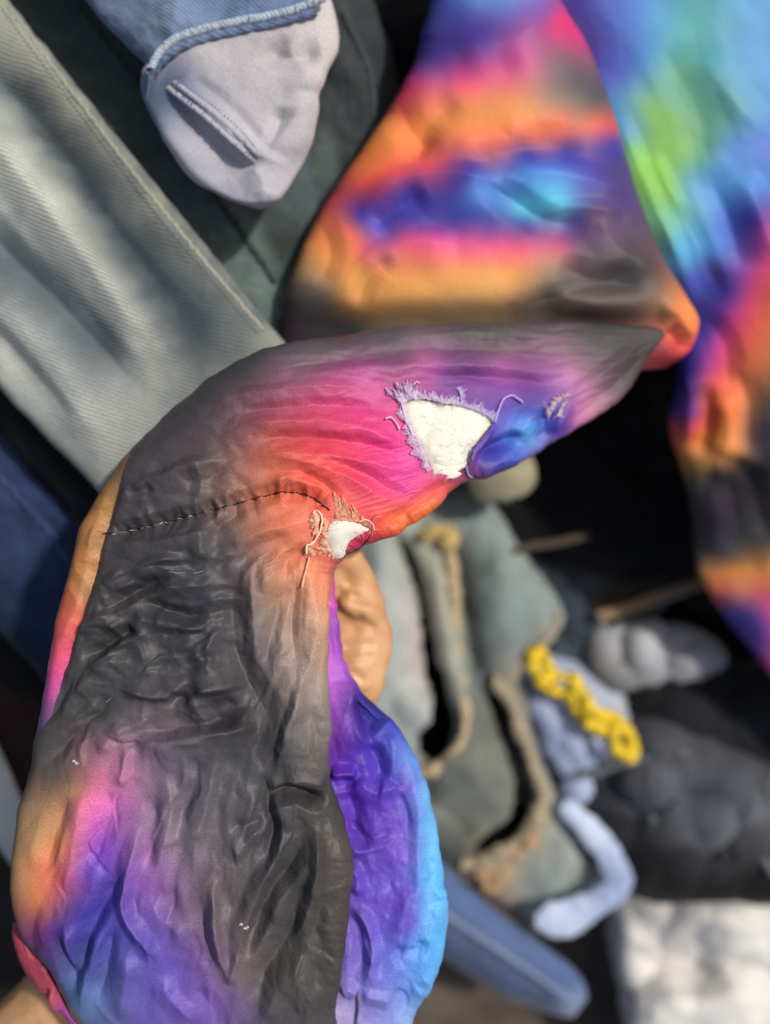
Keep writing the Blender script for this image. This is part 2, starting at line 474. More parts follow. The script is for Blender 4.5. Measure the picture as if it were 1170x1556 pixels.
def sheet(name, outline, zf, mat, parent=None, holes=(), step=4, thick=0.004, colors=None, disp=None, edge=0.02, edge_w=30, jag=2.0, r=14, warp=9, wob=7):
    """flat-lying cloth with an outline drawn on its own plane, edges rolling down, optional openings"""
    O = smooth_path(np.array(list(outline) + [outline[0]], float), max(40, len(outline) * 8))
    lo = O.min(0); hi = O.max(0)
    xs = np.arange(lo[0], hi[0] + step, step); ys = np.arange(lo[1], hi[1] + step, step)
    x, y = np.meshgrid(xs, ys, indexing='ij')
    x0, y0 = x.copy(), y.copy()
    xj = x + jag * pnoise(x / 9, y / 9, 5) + wob * fbm(x / 38, y / 38, 15, 2); yj = y + jag * pnoise(x / 9, y / 9, 9) + wob * fbm(x / 38, y / 38, 17, 2)
    M = inpoly(xj, yj, O)
    d = polydist(x, y, O)
    for hpoly in holes:
        Hh = smooth_path(np.array(list(hpoly) + [hpoly[0]], float), max(30, len(hpoly) * 6))
        M &= ~inpoly(xj, yj, Hh); d = np.minimum(d, polydist(x, y, Hh) * 2.0)
    z = zf(x, y) - edge * np.exp(-d / edge_w)
    if disp is not None: z = z + disp(x, y) * 0.00065
    P = W(x, y, z)
    n, mm = x.shape
    F = grid_faces(n, mm, False)
    F = F[M.reshape(-1)[F].sum(1) >= 3][:, ::-1]
    uv = P[..., :2].reshape(-1, 2)
    col = paint(x.reshape(-1), y.reshape(-1), colors, r=r, warp=warp) if colors else None
    o = mesh_np(name, P.reshape(-1, 3), F, mat, parent, col, uv)
    md = o.modifiers.new('thickness', 'SOLIDIFY'); md.thickness = thick; md.offset = -1
    return o

def cord(name, pts, rad, mat, parent=None, sides=8, n=40, jitter=0.0, color=None, closed=False):
    """round cord through world points; rad a number or a list along it"""
    P = smooth_path(np.array(pts, float), n)
    if jitter: P = P + RNG.normal(0, jitter, P.shape)
    T = np.gradient(P, axis=0); T /= np.linalg.norm(T, axis=1, keepdims=True) + 1e-12
    up = np.array([0.13, 0.21, 0.97])
    A = np.cross(T, up); A /= np.linalg.norm(A, axis=1, keepdims=True) + 1e-12
    B = np.cross(T, A)
    r = np.interp(np.linspace(0, 1, n), np.linspace(0, 1, len(rad)), rad) if np.ndim(rad) else np.full(n, rad)
    th = np.linspace(0, 2 * np.pi, sides, endpoint=False)
    V = P[:, None] + (A[:, None] * np.cos(th)[None, :, None] + B[:, None] * np.sin(th)[None, :, None]) * r[:, None, None]
    F = grid_faces(n, sides, True)
    uv = np.stack(np.broadcast_arrays(th[None, :] * 0.002, np.linspace(0, n * 0.002, n)[:, None]), -1).reshape(-1, 2)
    col = np.tile(hexlin(color), (n * sides, 1)) if color else None
    return mesh_np(name, V.reshape(-1, 3), F, mat, parent, col, uv)

def join_cords(name, lst, mat, parent=None, sides=5, n=10, color=None):
    """several short threads of one seam as one part"""
    Vs, Fs, off = [], [], 0
    for pts, rad in lst:
        P = smooth_path(np.array(pts, float), n)
        T = np.gradient(P, axis=0); T /= np.linalg.norm(T, axis=1, keepdims=True) + 1e-12
        A = np.cross(T, np.array([0.13, 0.21, 0.97])); A /= np.linalg.norm(A, axis=1, keepdims=True) + 1e-12
        B = np.cross(T, A); th = np.linspace(0, 2 * np.pi, sides, endpoint=False)
        rr = rad * (0.35 + 0.65 * np.sin(np.linspace(0, np.pi, n)) ** 0.5)
        V = P[:, None] + (A[:, None] * np.cos(th)[None, :, None] + B[:, None] * np.sin(th)[None, :, None]) * rr[:, None, None]
        Vs.append(V.reshape(-1, 3)); Fs.append(grid_faces(n, sides, True) + off); off += n * sides
    V = np.concatenate(Vs); F = np.concatenate(Fs)
    col = np.tile(hexlin(color), (len(V), 1)) if color else None
    return mesh_np(name, V, F, mat, parent, col, V[:, :2].copy())

def surf_z(T, x, y, lift=0.0):
    """height of the upper side of a tube at drawn positions"""
    if 'bins' not in T:
        f = T['front']; X = T['x'][f]; Y = T['y'][f]; Z = T['V'][f][:, 2]
        key = (np.floor(X / 12).astype(int) + 2000) * 10000 + np.floor(Y / 12).astype(int) + 2000
        o = np.argsort(key, kind='stable'); k = key[o]
        u, s0 = np.unique(k, return_index=True)
        T['bins'] = (X[o], Y[o], Z[o], dict(zip(u.tolist(), zip(s0.tolist(), np.append(s0[1:], len(k)).tolist()))), X, Y, Z)
    X, Y, Z, D, XA, YA, ZA = T['bins']
    out = []
    for a, b_ in zip(np.atleast_1d(x), np.atleast_1d(y)):
        kk = (int(math.floor(a / 12)) + 2000) * 10000 + int(math.floor(b_ / 12)) + 2000
        if kk in D:
            s0, s1 = D[kk]; i = s0 + np.argmin((X[s0:s1] - a) ** 2 + (Y[s0:s1] - b_) ** 2); out.append(Z[i] + lift)
        else:
            i = np.argmin((XA - a) ** 2 + (YA - b_) ** 2); out.append(ZA[i] + lift)
    return np.array(out)


# ------------------------------------------------------------------ the setting: ground
def build_ground():
    n = 160
    xs = np.linspace(-1.6, 1.6, n); x, y = np.meshgrid(xs, xs, indexing='ij')
    z = 0.012 * fbm(x * 3, y * 3, 2, 4) - 0.01
    # the sheet goes on far past the frame
    k = 1 + 12 * np.maximum(0, np.maximum(abs(x), abs(y)) - 1.2)
    V = np.stack([x * k, y * k, z], -1).reshape(-1, 3)
    o = mesh_np('ground', V, grid_faces(n, n, False), 'dirt', None, None, V[:, :2].copy())
    o['kind'] = 'structure'
build_ground()

# ------------------------------------------------------------------ clothes of the heap
def folds(lines, noise=4, nscale=60, seed=1, rnd=0, ang=0, box=(0, 0, 1170, 1556)):
    def f(x, y):
        h = noise * fbm(x / nscale, y / nscale, seed, 4)
        for a in lines: crease(h, x, y, *a)
        if rnd: random_creases(h, x, y, rnd, box, lambda a, b: ang, (50, 160), (2, 7), (6, 22), seed)
        return h
    return f

# dark cloth that fills the heap underneath everything
def heap_z(x, y):
    left = sstep(620, 330, x) * sstep(1500, 1000, y)
    top = sstep(420, 60, y)
    return 0.03 + 0.33 * np.maximum(left, top * 0.95) + 0.06 * sstep(700, 1170, x) * sstep(1450, 1100, y)
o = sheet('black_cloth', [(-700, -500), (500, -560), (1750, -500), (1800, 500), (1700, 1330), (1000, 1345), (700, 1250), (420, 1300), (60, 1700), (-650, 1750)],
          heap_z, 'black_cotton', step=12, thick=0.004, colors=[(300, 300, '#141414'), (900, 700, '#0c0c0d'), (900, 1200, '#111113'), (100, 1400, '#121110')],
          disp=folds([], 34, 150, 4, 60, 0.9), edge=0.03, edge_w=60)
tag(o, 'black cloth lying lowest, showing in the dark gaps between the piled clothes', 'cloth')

# faded grey-green jeans, left
FJ = [(-470, 30, -70, -120), (-330, 190, 10, -4), (-200, 340, 132, 150), (-100, 462, 240, 288), (-5, 585, 330, 398), (142, 738, 415, 500), (270, 860, 520, 620)]
FJ = [(a, b, c, d, 0.53, 0.035) for a, b, c, d in FJ]
fj_f = folds([
    ([(-60, 40), (0, 118), (65, 188), (140, 300), (205, 385), (300, 505)], -46, 30, 22, 8),
    ([(-60, 150), (10, 235), (100, 350), (190, 470), (260, 560)], 34, 40, 20, 10),
    ([(-60, 300), (0, 378), (70, 445), (150, 530), (220, 600)], -38, 16, 24, 6),
    ([(-60, 420), (20, 500), (110, 610), (170, 680)], 20, 25, 16, 8),
    ([(-40, 470), (40, 560), (120, 650)], -22, 16, 20, 8),
    ([(30, 0), (140, 130), (250, 270), (340, 390), (420, 490)], 12, 14, 30, 6),
    ([(60, 80), (150, 200), (230, 330)], -14, 12, 20, 5),
    ([(150, 290), (240, 400), (320, 490)], 10, 14, 14, 5)], 4, 90, 3)
T = tube(FJ, 260, 200, 30, fj_f)
cols = [(-60, 40, 140, 330, '#707874'), (0, 120, 300, 510, '#39434a'), (0, 235, 100, 350, '#b2b5a8'), (100, 350, 220, 520, '#a2a69c'),  # fold valleys painted darker and ridges lighter, as shade and sun on them
        (0, 380, 150, 530, '#59646a'), (20, 500, 130, 640, '#a4a8a0'), (60, 560, 140, 700, '#9aa09a'), (40, 20, 240, 280, '#606b6c'), (240, 280, 400, 480, '#525d60'),
        (10, -4, 130, 148, '#8f9284', 0.5), (130, 148, 240, 286, '#8a8e82', 0.5), (240, 286, 410, 494, '#7a8078', 0.5), (-300, 200, -100, 460, '#8e938c')]
fj = thing('faded_jeans', 'faded grey-green jeans leg lying diagonally along the left edge, with a long pale outer seam', 'jeans')
fj_leg = put(T, 'leg', 'denim', fj, paint(T['x'], T['y'], cols, r=20, warp=14))
sx = smooth_path([(-60, -88), (16, 6), (132, 160), (238, 298), (326, 406), (408, 502)], 60)
cord('outer_seam', W(sx[:, 0] - 8, sx[:, 1], surf_z(T, sx[:, 0] - 8, sx[:, 1], -0.0003)), 0.0018, 'denim', fj, 8, 120, 0.0002, '#979886')
st = []
for k in range(0, 110):
    t0 = k / 110.0
    q = smooth_path([(-60, -78), (5, 16), (118, 168), (222, 306), (312, 414), (392, 508)], 221)[2 * k:2 * k + 2]
    zz = surf_z(T, q[:, 0], q[:, 1], 0.0006)
    st.append((W(q[:, 0], q[:, 1], zz), 0.0006))
join_cords('stitch_line', st, 'denim', fj_leg, color='#5a5c50')

# dark teal jeans under the pale ones
TJ = [(-160, -80, 330, -140), (-60, 40, 400, 0), (60, 190, 450, 130), (180, 330, 478, 270), (280, 440, 500, 360), (380, 560, 560, 480)]
T = tube([(a, b, c, d, 0.46, 0.03) for a, b, c, d in TJ], 160, 110, 20,
         folds([([(120, 0), (260, 180), (400, 380)], 14, 20, 20, 6), ([(200, 60), (320, 230), (430, 400)], -16, 16, 16, 5)], 8, 70, 8, 24, 0.9, (60, 0, 560, 500)))
tj = thing('dark_teal_jeans', 'dark teal-grey jeans leg between the pale jeans and the grey turned-out trouser end', 'jeans')
put(T, 'leg', 'dark_denim', tj, paint(T['x'], T['y'], [(100, 0, 280, 230, '#4c5a58'), (280, 230, 420, 420, '#5f6e6b'), (400, 100, 480, 330, '#4a565a'), (420, 380, 480, 450, '#39423f')], r=25))
zz = smooth_path([(120, 10), (215, 135), (320, 285), (420, 430)], 40)
cord('outer_seam', W(zz[:, 0], zz[:, 1], surf_z(T, zz[:, 0], zz[:, 1], 0.0)), 0.003, 'denim', tj, 8, 60, 0.0003, '#3b4644')

# charcoal jeans, to the right of the turned-out leg
CJ = [(430, -120, 520, -140), (470, 0, 560, -10), (490, 60, 592, 70), (470, 180, 605, 170), (452, 290, 560, 300), (470, 400, 520, 400)]
T = tube([(a, b, c, d, 0.44, 0.03) for a, b, c, d in CJ], 120, 80, 16, folds([([(500, 60), (560, 180), (540, 300)], 14, 18, 14, 5)], 8, 60, 14, 16, 1.2, (440, 0, 620, 400)))
cj = thing('charcoal_jeans', 'charcoal jeans leg between the grey turned-out trouser end and the orange sleeve', 'jeans')
put(T, 'leg', 'dark_denim', cj, paint(T['x'], T['y'], [(480, 0, 520, 280, '#464f51'), (560, 60, 560, 300, '#363b3e'), (500, 230, '#56615f')], r=20))
zz = smooth_path([(520, 20), (560, 110), (565, 200), (520, 310)], 30)
cord('outer_seam', W(zz[:, 0], zz[:, 1], surf_z(T, zz[:, 0], zz[:, 1], 0.0)), 0.0028, 'denim', cj, 8, 50, 0.0003, '#3a4345')

# blue jeans with the end of the leg turned inside out
bj = thing('blue_jeans', 'blue jeans with a leg end turned inside out, pale grey inside hanging down', 'jeans')
BJ = [(-60, -190, 560, -190), (40, -95, 540, -110), (122, -8, 515, -60), (178, 55, 500, -20), (216, 92, 492, 0), (232, 106, 492, 14)]
T = tube([(a, b, c, d, 0.545, 0.03) for a, b, c, d in BJ], 150, 140, 20,
         folds([([(250, -20), (270, 20), (250, 70)], 14, 16, 22, 6), ([(330, -40), (340, 0), (320, 45)], -14, 18, 18, 6), ([(150, 0), (200, 50), (230, 90)], 8, 10, 16, 4)], 8, 60, 21, 20, 1.2, (120, -60, 500, 110)))
put(T, 'leg', 'denim', bj, paint(T['x'], T['y'], [(150, 0, 240, 80, '#5b718e'), (260, 20, '#7388a4'), (360, 0, '#62789a'), (440, -10, '#5d7396'), (300, -20, 500, -30, '#5b7092'), (200, 40, '#4b5d78')], r=18))
LN = [(232, 88, 500, -10), (216, 108, 512, 30), (214, 130, 514, 70), (222, 160, 497, 110), (240, 195, 482, 150), (264, 235, 475, 205), (296, 272, 462, 245), (335, 298, 440, 282), (372, 312, 415, 306), (394, 318, 400, 317)]
ln_f0 = folds([
    ([(262, 128), (305, 162), (350, 205), (392, 242)], 16, 12, 9, 6, 0.08), ([(250, 150), (300, 200), (345, 240), (380, 258)], -15, 9, 24, 10, 0.3),
    ([(290, 118), (335, 150), (375, 190), (402, 228)], -6, 6, 8, 3, 0.1),
    ([(400, 60), (440, 85), (490, 75)], -26, 12, 16, 4), ([(430, 60), (460, 110), (470, 150)], 18, 16, 18, 4), ([(385, 245), (430, 205), (480, 130)], 20, 14, 22, 4),
    ([(400, 240), (420, 200), (430, 160)], -20, 8, 16, 4), ([(380, 250), (400, 280), (400, 312)], 16, 20, 14, 5), ([(240, 180), (280, 240), (330, 290)], 12, 18, 10, 5)], 3, 60, 31)
ln_f = lambda x, y: 1.1 * ln_f0(x, y)
T2 = tube([(a, b, c, d, 0.553, 0.024 if i < 6 else 0.016 if i < 9 else 0.004) for i, (a, b, c, d) in enumerate(LN)], 200, 190, 24, ln_f)
inner = put(T2, 'turned_out_leg_end', 'cotton', bj, paint(T2['x'], T2['y'], [
    (300, 80, 460, 200, '#b3aeb2'), (260, 220, 395, 310, '#aaa8b2'), (420, 40, 500, 90, '#bab4b2'), (215, 100, 222, 165, '#5d7190', 1.5),
    (235, 110, 250, 175, '#7d8698', .6), (255, 120, 275, 132, '#55617f', .8), (400, 60, '#a8a2a6'), (380, 180, '#b5aeb4')], r=10, warp=5))
for A, c in (([(256, 134), (305, 172), (352, 214), (386, 244)], '#b0acb2'), ([(266, 126), (312, 162), (360, 205), (393, 236)], '#a3a4b0')):
    q = smooth_path(A, 40); cord('inside_seam', W(q[:, 0], q[:, 1], surf_z(T2, q[:, 0], q[:, 1], 0.0003)), 0.0021, 'cotton', bj, 8, 80, 0.00015, c)
inner['label'] = 'pale grey inside of the turned-out leg'
sm = smooth_path([(228, 108), (240, 84), (262, 62), (305, 46), (355, 34), (410, 24), (450, 14), (494, -4)], 60)
cord('rolled_hem', W(sm[:, 0], sm[:, 1], np.full(60, 0.581)), 0.0030, 'denim', bj, 10, 140, 0.0002, '#a5b0bc')  # pale colour paints the highlight along the hem edge
sm2 = smooth_path([(222, 150), (238, 112), (262, 88), (310, 66), (355, 56), (420, 42), (470, 28), (505, 10)], 60)
T3 = tube([(a, b, c, d, 0.572, 0.008) for (a, b), (c, d) in zip(sm[::6].tolist(), sm2[::6].tolist())], 140, 30, 8,
          folds([([(sm[k, 0], sm[k, 1]), (sm2[k, 0], sm2[k, 1])], 3.5, 5, 6, 2) for k in range(3, 58, 4)], 2, 20, 4))
put(T3, 'hem_band', 'denim', bj, paint(T3['x'], T3['y'], [(222, 130, 262, 80, '#51647f'), (262, 80, 360, 45, '#6a7b95'), (360, 45, 500, 5, '#5d6f90'), (250, 120, '#3f4e6c')], r=10))
st = []
for A in ([(268, 122), (320, 158), (372, 205), (392, 230)], [(258, 132), (305, 170), (352, 213), (384, 240)]):
    q = smooth_path(A, 61)
    for k in range(0, 60, 2):
        st.append((W(q[k:k + 2, 0], q[k:k + 2, 1], surf_z(T2, q[k:k + 2, 0], q[k:k + 2, 1], 0.0008)), 0.0007))
join_cords('stitch_line', st, 'denim', inner, color='#4a5580')

# navy jeans at the left edge
NJ = [(-420, 560, -120, 540), (-300, 690, 10, 640), (-160, 820, 105, 740), (-60, 910, 150, 800), (10, 968, 230, 890), (80, 1050, 300, 980), (150, 1140, 360, 1080)]
T = tube([(a, b, c, d, 0.44, 0.03) for a, b, c, d in NJ], 150, 110, 20, folds([([(0, 760), (60, 860), (100, 960)], -14, 20, 18, 6)], 9, 60, 41, 24, 1.0, (0, 680, 200, 1050)))
nj = thing('navy_jeans', 'navy blue jeans leg at the left edge beside the sleeve', 'jeans')
put(T, 'leg', 'dark_denim', nj, paint(T['x'], T['y'], [(20, 720, 60, 820, '#2a3a5e'), (80, 800, 60, 950, '#26365c'), (0, 900, 60, 1000, '#1e2b48'), (120, 850, '#22304f')], r=18))
zz = smooth_path([(-40, 690), (60, 790), (130, 890), (220, 1010)], 30)
cord('outer_seam', W(zz[:, 0], zz[:, 1], surf_z(T, zz[:, 0], zz[:, 1], 0.0)), 0.003, 'denim', nj, 8, 50, 0.0003, '#2c3d63')
# dark green trousers between pale and navy jeans
DT = [(-420, 400, -300, 300), (-200, 560, -60, 500), (-20, 650, 60, 600), (60, 745, 160, 700), (150, 830, 260, 800)]
T = tube([(a, b, c, d, 0.455, 0.02) for a, b, c, d in DT], 120, 60, 16, folds([([(0, 610), (70, 690), (150, 780)], 14, 8, 10, 4), ([(-20, 640), (50, 720), (120, 790)], -14, 8, 10, 4)], 5, 50, 44))
o = put(T, 'dark_green_trousers', 'black_cotton', None, paint(T['x'], T['y'], [(0, 610, 140, 760, '#1d2624'), (0, 650, 80, 740, '#111615')], r=15))
tag(o, 'narrow dark green trouser leg lying between the pale jeans and the navy jeans', 'trousers')
# brown garment and white cloth at the left edge
BG = [(-300, 900, 60, 930), (-250, 980, 90, 1010), (-200, 1060, 110, 1080), (-150, 1140, 130, 1180), (-110, 1180, 150, 1260), (-60, 1230, 190, 1330)]
T = tube([(a, b, c, d, 0.33, 0.03) for a, b, c, d in BG], 100, 80, 16, folds([([(0, 980), (30, 1060), (40, 1160)], 14, 20, 20, 5)], 9, 50, 48))
o = put(T, 'brown_garment', 'cotton', None, paint(T['x'], T['y'], [(20, 1000, '#3a2420'), (30, 1120, '#33211f')], r=15))
tag(o, 'dark brown garment at the left edge below the navy jeans', 'garment')
WC = [(-240, 940, -180, 860), (-130, 1080, -60, 1030), (-40, 1205, 10, 1160), (-20, 1262, 38, 1222), (30, 1330, 90, 1290), (80, 1400, 140, 1360)]
T = tube([(a, b, c, d, 0.37, 0.012) for a, b, c, d in WC], 80, 50, 14, folds([], 4, 40, 51))
o = put(T, 'white_cloth_strip', 'cotton', None, paint(T['x'], T['y'], [(0, 1220, '#c9ccc8'), (60, 1300, '#bdbfba')]))
tag(o, 'narrow white strip of cloth at the left edge below the brown garment', 'cloth')

# ---- right side of the heap
# black jacket in the shade below the torn sleeve
bk = folds([([(760, 640), (860, 690), (930, 780)], 20, 20, 30, 6), ([(840, 620), (900, 700), (1020, 720)], -22, 20, 20, 6), ([(960, 590), (985, 660), (1010, 720)], 22, 14, 12, 5),
            ([(700, 760), (830, 800), (1000, 790)], 18, 30, 20, 6), ([(880, 860), (960, 830), (1060, 830)], 16, 16, 20, 6)], 10, 60, 61, 40, 0.5, (700, 560, 1100, 900))
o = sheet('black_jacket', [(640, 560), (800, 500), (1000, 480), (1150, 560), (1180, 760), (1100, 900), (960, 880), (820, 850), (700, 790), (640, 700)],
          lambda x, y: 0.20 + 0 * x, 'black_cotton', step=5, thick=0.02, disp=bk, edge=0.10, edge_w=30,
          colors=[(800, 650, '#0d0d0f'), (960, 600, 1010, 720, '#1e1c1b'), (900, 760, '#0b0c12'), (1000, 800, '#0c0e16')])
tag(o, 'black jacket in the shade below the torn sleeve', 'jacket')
# small olive cloth corner under the sleeve
o = sheet('olive_cloth_corner', [(712, 712), (760, 700), (806, 706), (800, 735), (770, 752), (725, 748)], lambda x, y: 0.29 + 0 * x, 'cotton', step=4, thick=0.01,
          disp=folds([([(730, 740), (760, 720), (790, 715)], 8, 8, 10, 4)], 6, 30, 64), colors=[(740, 725, '#8f8a70'), (780, 715, '#a39c7c')], wob=2, edge=0.015, edge_w=12)
tag(o, 'small olive corner of cloth peeping out under the torn sleeve', 'cloth')

# grey frayed denim vest with two openings
vest = thing('denim_vest', 'grey-green denim vest with two frayed dark openings beside the hand', 'vest')
H1 = [(597, 806), (622, 830), (648, 900), (662, 980), (686, 1060), (692, 1105), (676, 1150), (648, 1158), (630, 1120), (652, 1090), (640, 1000), (628, 900), (608, 845)]
H2 = [(742, 1030), (760, 1052), (782, 1108), (806, 1172), (814, 1222), (792, 1262), (742, 1294), (716, 1292), (740, 1262), (772, 1238), (778, 1190), (752, 1110), (738, 1060)]
def vest_z(x, y):
    return 0.215 - 0.05 * sstep(1100, 1400, y) + 0.03 * np.exp(-((x - 760) / 60.0) ** 2 - ((y - 900) / 110.0) ** 2) + 0.035 * np.exp(-((x - 580) / 40.0) ** 2 - ((y - 950) / 150.0) ** 2)
vf = folds([([(690, 800), (700, 900), (715, 1000), (730, 1060)], -24, 12, 14, 5), ([(660, 830), (672, 920), (690, 1010), (705, 1100)], 22, 14, 10, 5), ([(600, 1050), (640, 1080), (690, 1120)], 22, 12, 14, 4),
            ([(640, 1170), (720, 1160), (790, 1190)], 14, 20, 26, 8), ([(610, 1190), (680, 1230), (730, 1290)], -26, 16, 20, 6), ([(860, 1240), (860, 1300), (820, 1380)], 14, 20, 20, 6),
            ([(640, 1250), (700, 1190), (760, 1180)], 12, 16, 20, 6), ([(545, 1130), (620, 1180), (650, 1260)], -20, 16, 16, 5)], 7, 70, 71, 40, 1.1, (540, 740, 930, 1400))
sheet('denim_panel', [(440, 760), (560, 720), (650, 736), (730, 752), (790, 838), (852, 930), (842, 965), (796, 1008), (800, 1080), (830, 1180), (850, 1226), (905, 1290), (936, 1338), (870, 1372),
                      (812, 1412), (770, 1380), (735, 1352), (690, 1330), (640, 1330), (560, 1280), (450, 1200), (400, 1000)],
      vest_z, 'denim', vest, [H1, H2], 3, 0.004, [
          (560, 830, 575, 1000, '#9aa5a5'), (590, 1040, 670, 1110, '#a0a9a6'), (600, 1180, 760, 1190, '#6e736a'), (650, 1230, 760, 1230, '#74796e'), (600, 1260, 690, 1310, '#33373a'),
          (655, 840, 690, 1050, '#a8a898'), (700, 780, 830, 930, '#84918d'), (720, 900, 800, 980, '#788582'), (720, 860, 720, 1040, '#5c6663'), (840, 950, 790, 1010, '#9a968a', .6),
          (850, 1250, 900, 1330, '#98a19a'), (800, 1330, 830, 1390, '#8a938c'), (815, 1250, '#a59a80'), (740, 1330, '#b08c66'), (700, 1100, '#74786f')], disp=vf, edge=0.022, edge_w=9, jag=4, r=16)
def fray(pts, z, rad, name, c):
    P = smooth_path(pts, 70); r = np.abs(RNG.normal(rad, rad * 0.3, 24))
    cord(name, W(P[:, 0] + RNG.normal(0, 1.5, 70), P[:, 1] + RNG.normal(0, 1.5, 70), vest_z(P[:, 0], P[:, 1]) + z), r, 'cotton', vest, 8, 160, 0.0006, c)
fray([(646, 810), (668, 812), (682, 806), (684, 850), (690, 920), (696, 1000), (706, 1070), (704, 1120), (686, 1152), (655, 1172), (625, 1178)], 0.006, 0.0055, 'frayed_hem', '#b9a684')
fray([(640, 816), (660, 808), (684, 812), (676, 828)], 0.010, 0.007, 'frayed_hem', '#c8ac70')
fray([(748, 1030), (772, 1062), (790, 1108), (812, 1172), (822, 1215), (808, 1252), (770, 1290), (735, 1308), (708, 1312)], 0.006, 0.0065, 'frayed_hem', '#a3957c')
fray([(720, 1310), (732, 1330), (742, 1352), (760, 1330), (800, 1280), (822, 1240)], 0.004, 0.0060, 'frayed_hem', '#b08f6a')
fray([(846, 935), (838, 962), (800, 1004), (770, 1030)], 0.0, 0.0035, 'frayed_hem', '#a39a86')
# black sheets backing the two openings from below
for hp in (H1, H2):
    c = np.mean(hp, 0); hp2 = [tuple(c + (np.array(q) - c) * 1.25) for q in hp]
    o = sheet('backing', hp2, lambda x, y: vest_z(x, y) - 0.075, 'black_cotton', vest, (), 5, 0.003, [(c[0], c[1], '#0c0d0e')], folds([], 6, 40, 75), 0.0, 10)

# dark slate denim beside the vest
o = sheet('slate_denim_jacket', [(790, 850), (850, 830), (930, 850), (1000, 900), (940, 960), (925, 1010), (935, 1060), (880, 1060), (820, 1020), (770, 960)], lambda x, y: 0.155 + 0 * x,
          'denim', step=5, thick=0.02, disp=folds([([(850, 850), (880, 920), (900, 1000)], 16, 20, 20, 5), ([(905, 880), (912, 940), (918, 1000)], 14, 8, 10, 4)], 9, 50, 81, 20, 1.2, (780, 830, 950, 1060)),
          colors=[(840, 880, '#262e3a'), (880, 960, '#333f4d'), (910, 930, '#56606a'), (890, 1010, '#5d656c'), (850, 1000, '#404a54')], edge=0.03, edge_w=16)
tag(o, 'dark slate denim jacket corner between the grey vest and the tan strap', 'jacket')
# tan strap
st_ = thing('tan_strap', 'tan brown strap lying across black clothes beside the hanging jacket front', 'strap')
T = tube([(905, 930, 915, 946, 0.20, 0.004), (960, 912, 968, 930, 0.205, 0.004), (1010, 893, 1018, 912, 0.205, 0.004), (1068, 876, 1076, 894, 0.20, 0.004), (1130, 860, 1138, 878, 0.19, 0.004)], 80, 20, 10, None)
put(T, 'band', 'cotton', st_, paint(T['x'], T['y'], [(910, 938, 1070, 885, '#947a60')]))
T = tube([(895, 905, 905, 930, 0.19, 0.004), (960, 885, 966, 912, 0.195, 0.004), (1010, 870, 1014, 893, 0.195, 0.004), (1070, 850, 1074, 876, 0.19, 0.004)], 60, 20, 10, None)
put(T, 'lower_layer', 'cotton', st_, paint(T['x'], T['y'], [(900, 920, 1070, 865, '#3d342c')]))
o = cord('brown_rope', W([780, 800, 850, 895], [838, 832, 824, 812], [0.235] * 4), 0.004, 'cotton', None, 8, 40, 0.0003, '#54483a')
tag(o, 'thin brown rope lying on the black jacket above the slate denim', 'cord')
# grey-white cloth
o = sheet('grey_white_cloth', [(905, 965), (950, 950), (1010, 955), (1060, 968), (1092, 1000), (1060, 1022), (1000, 1028), (930, 1036), (905, 1010)], lambda x, y: 0.20 + 0 * x, 'cotton', step=4, thick=0.012,
          disp=folds([([(945, 1020), (945, 980), (940, 955)], -22, 10, 10, 4), ([(985, 1020), (978, 985), (975, 955)], 18, 12, 8, 4), ([(1010, 1020), (1005, 985), (1000, 960)], -20, 10, 10, 4), ([(1050, 1015), (1040, 990)], 12, 12, 12, 4)], 4, 40, 85),
          colors=[(960, 990, '#aeb0b5'), (1050, 1000, '#9c9ea4'), (930, 1030, '#6d6d6c')], edge=0.02, edge_w=14)
tag(o, 'greyish white bunched cloth below the tan strap', 'cloth')
# black clothes, far right
o = sheet('black_hoodie', [(935, 1060), (990, 1030), (1080, 1040), (1160, 1035), (1300, 1050), (1320, 1200), (1200, 1230), (1060, 1180), (980, 1140)], lambda x, y: 0.15 + 0 * x, 'black_cotton', step=5, thick=0.03,
          disp=folds([([(1000, 1060), (1080, 1100), (1160, 1090)], 20, 14, 20, 5), ([(1040, 1080), (1100, 1140), (1170, 1160)], -20, 14, 20, 5)], 14, 50, 91, 60, 0.5, (940, 1030, 1300, 1230)),
          colors=[(1000, 1080, '#0d0f15'), (1100, 1080, '#20242c'), (1150, 1120, '#171a20'), (1100, 1060, '#2c3036')], edge=0.04, edge_w=20)
tag(o, 'black hooded top bunched between the grey-white cloth and the black jeans', 'hoodie')
bl = thing('black_jeans', 'washed black jeans crumpled above the white cloth at the right edge', 'jeans')
blz = lambda x, y: 0.165 + 0.02 * np.sin((x - 850) / 110.0)
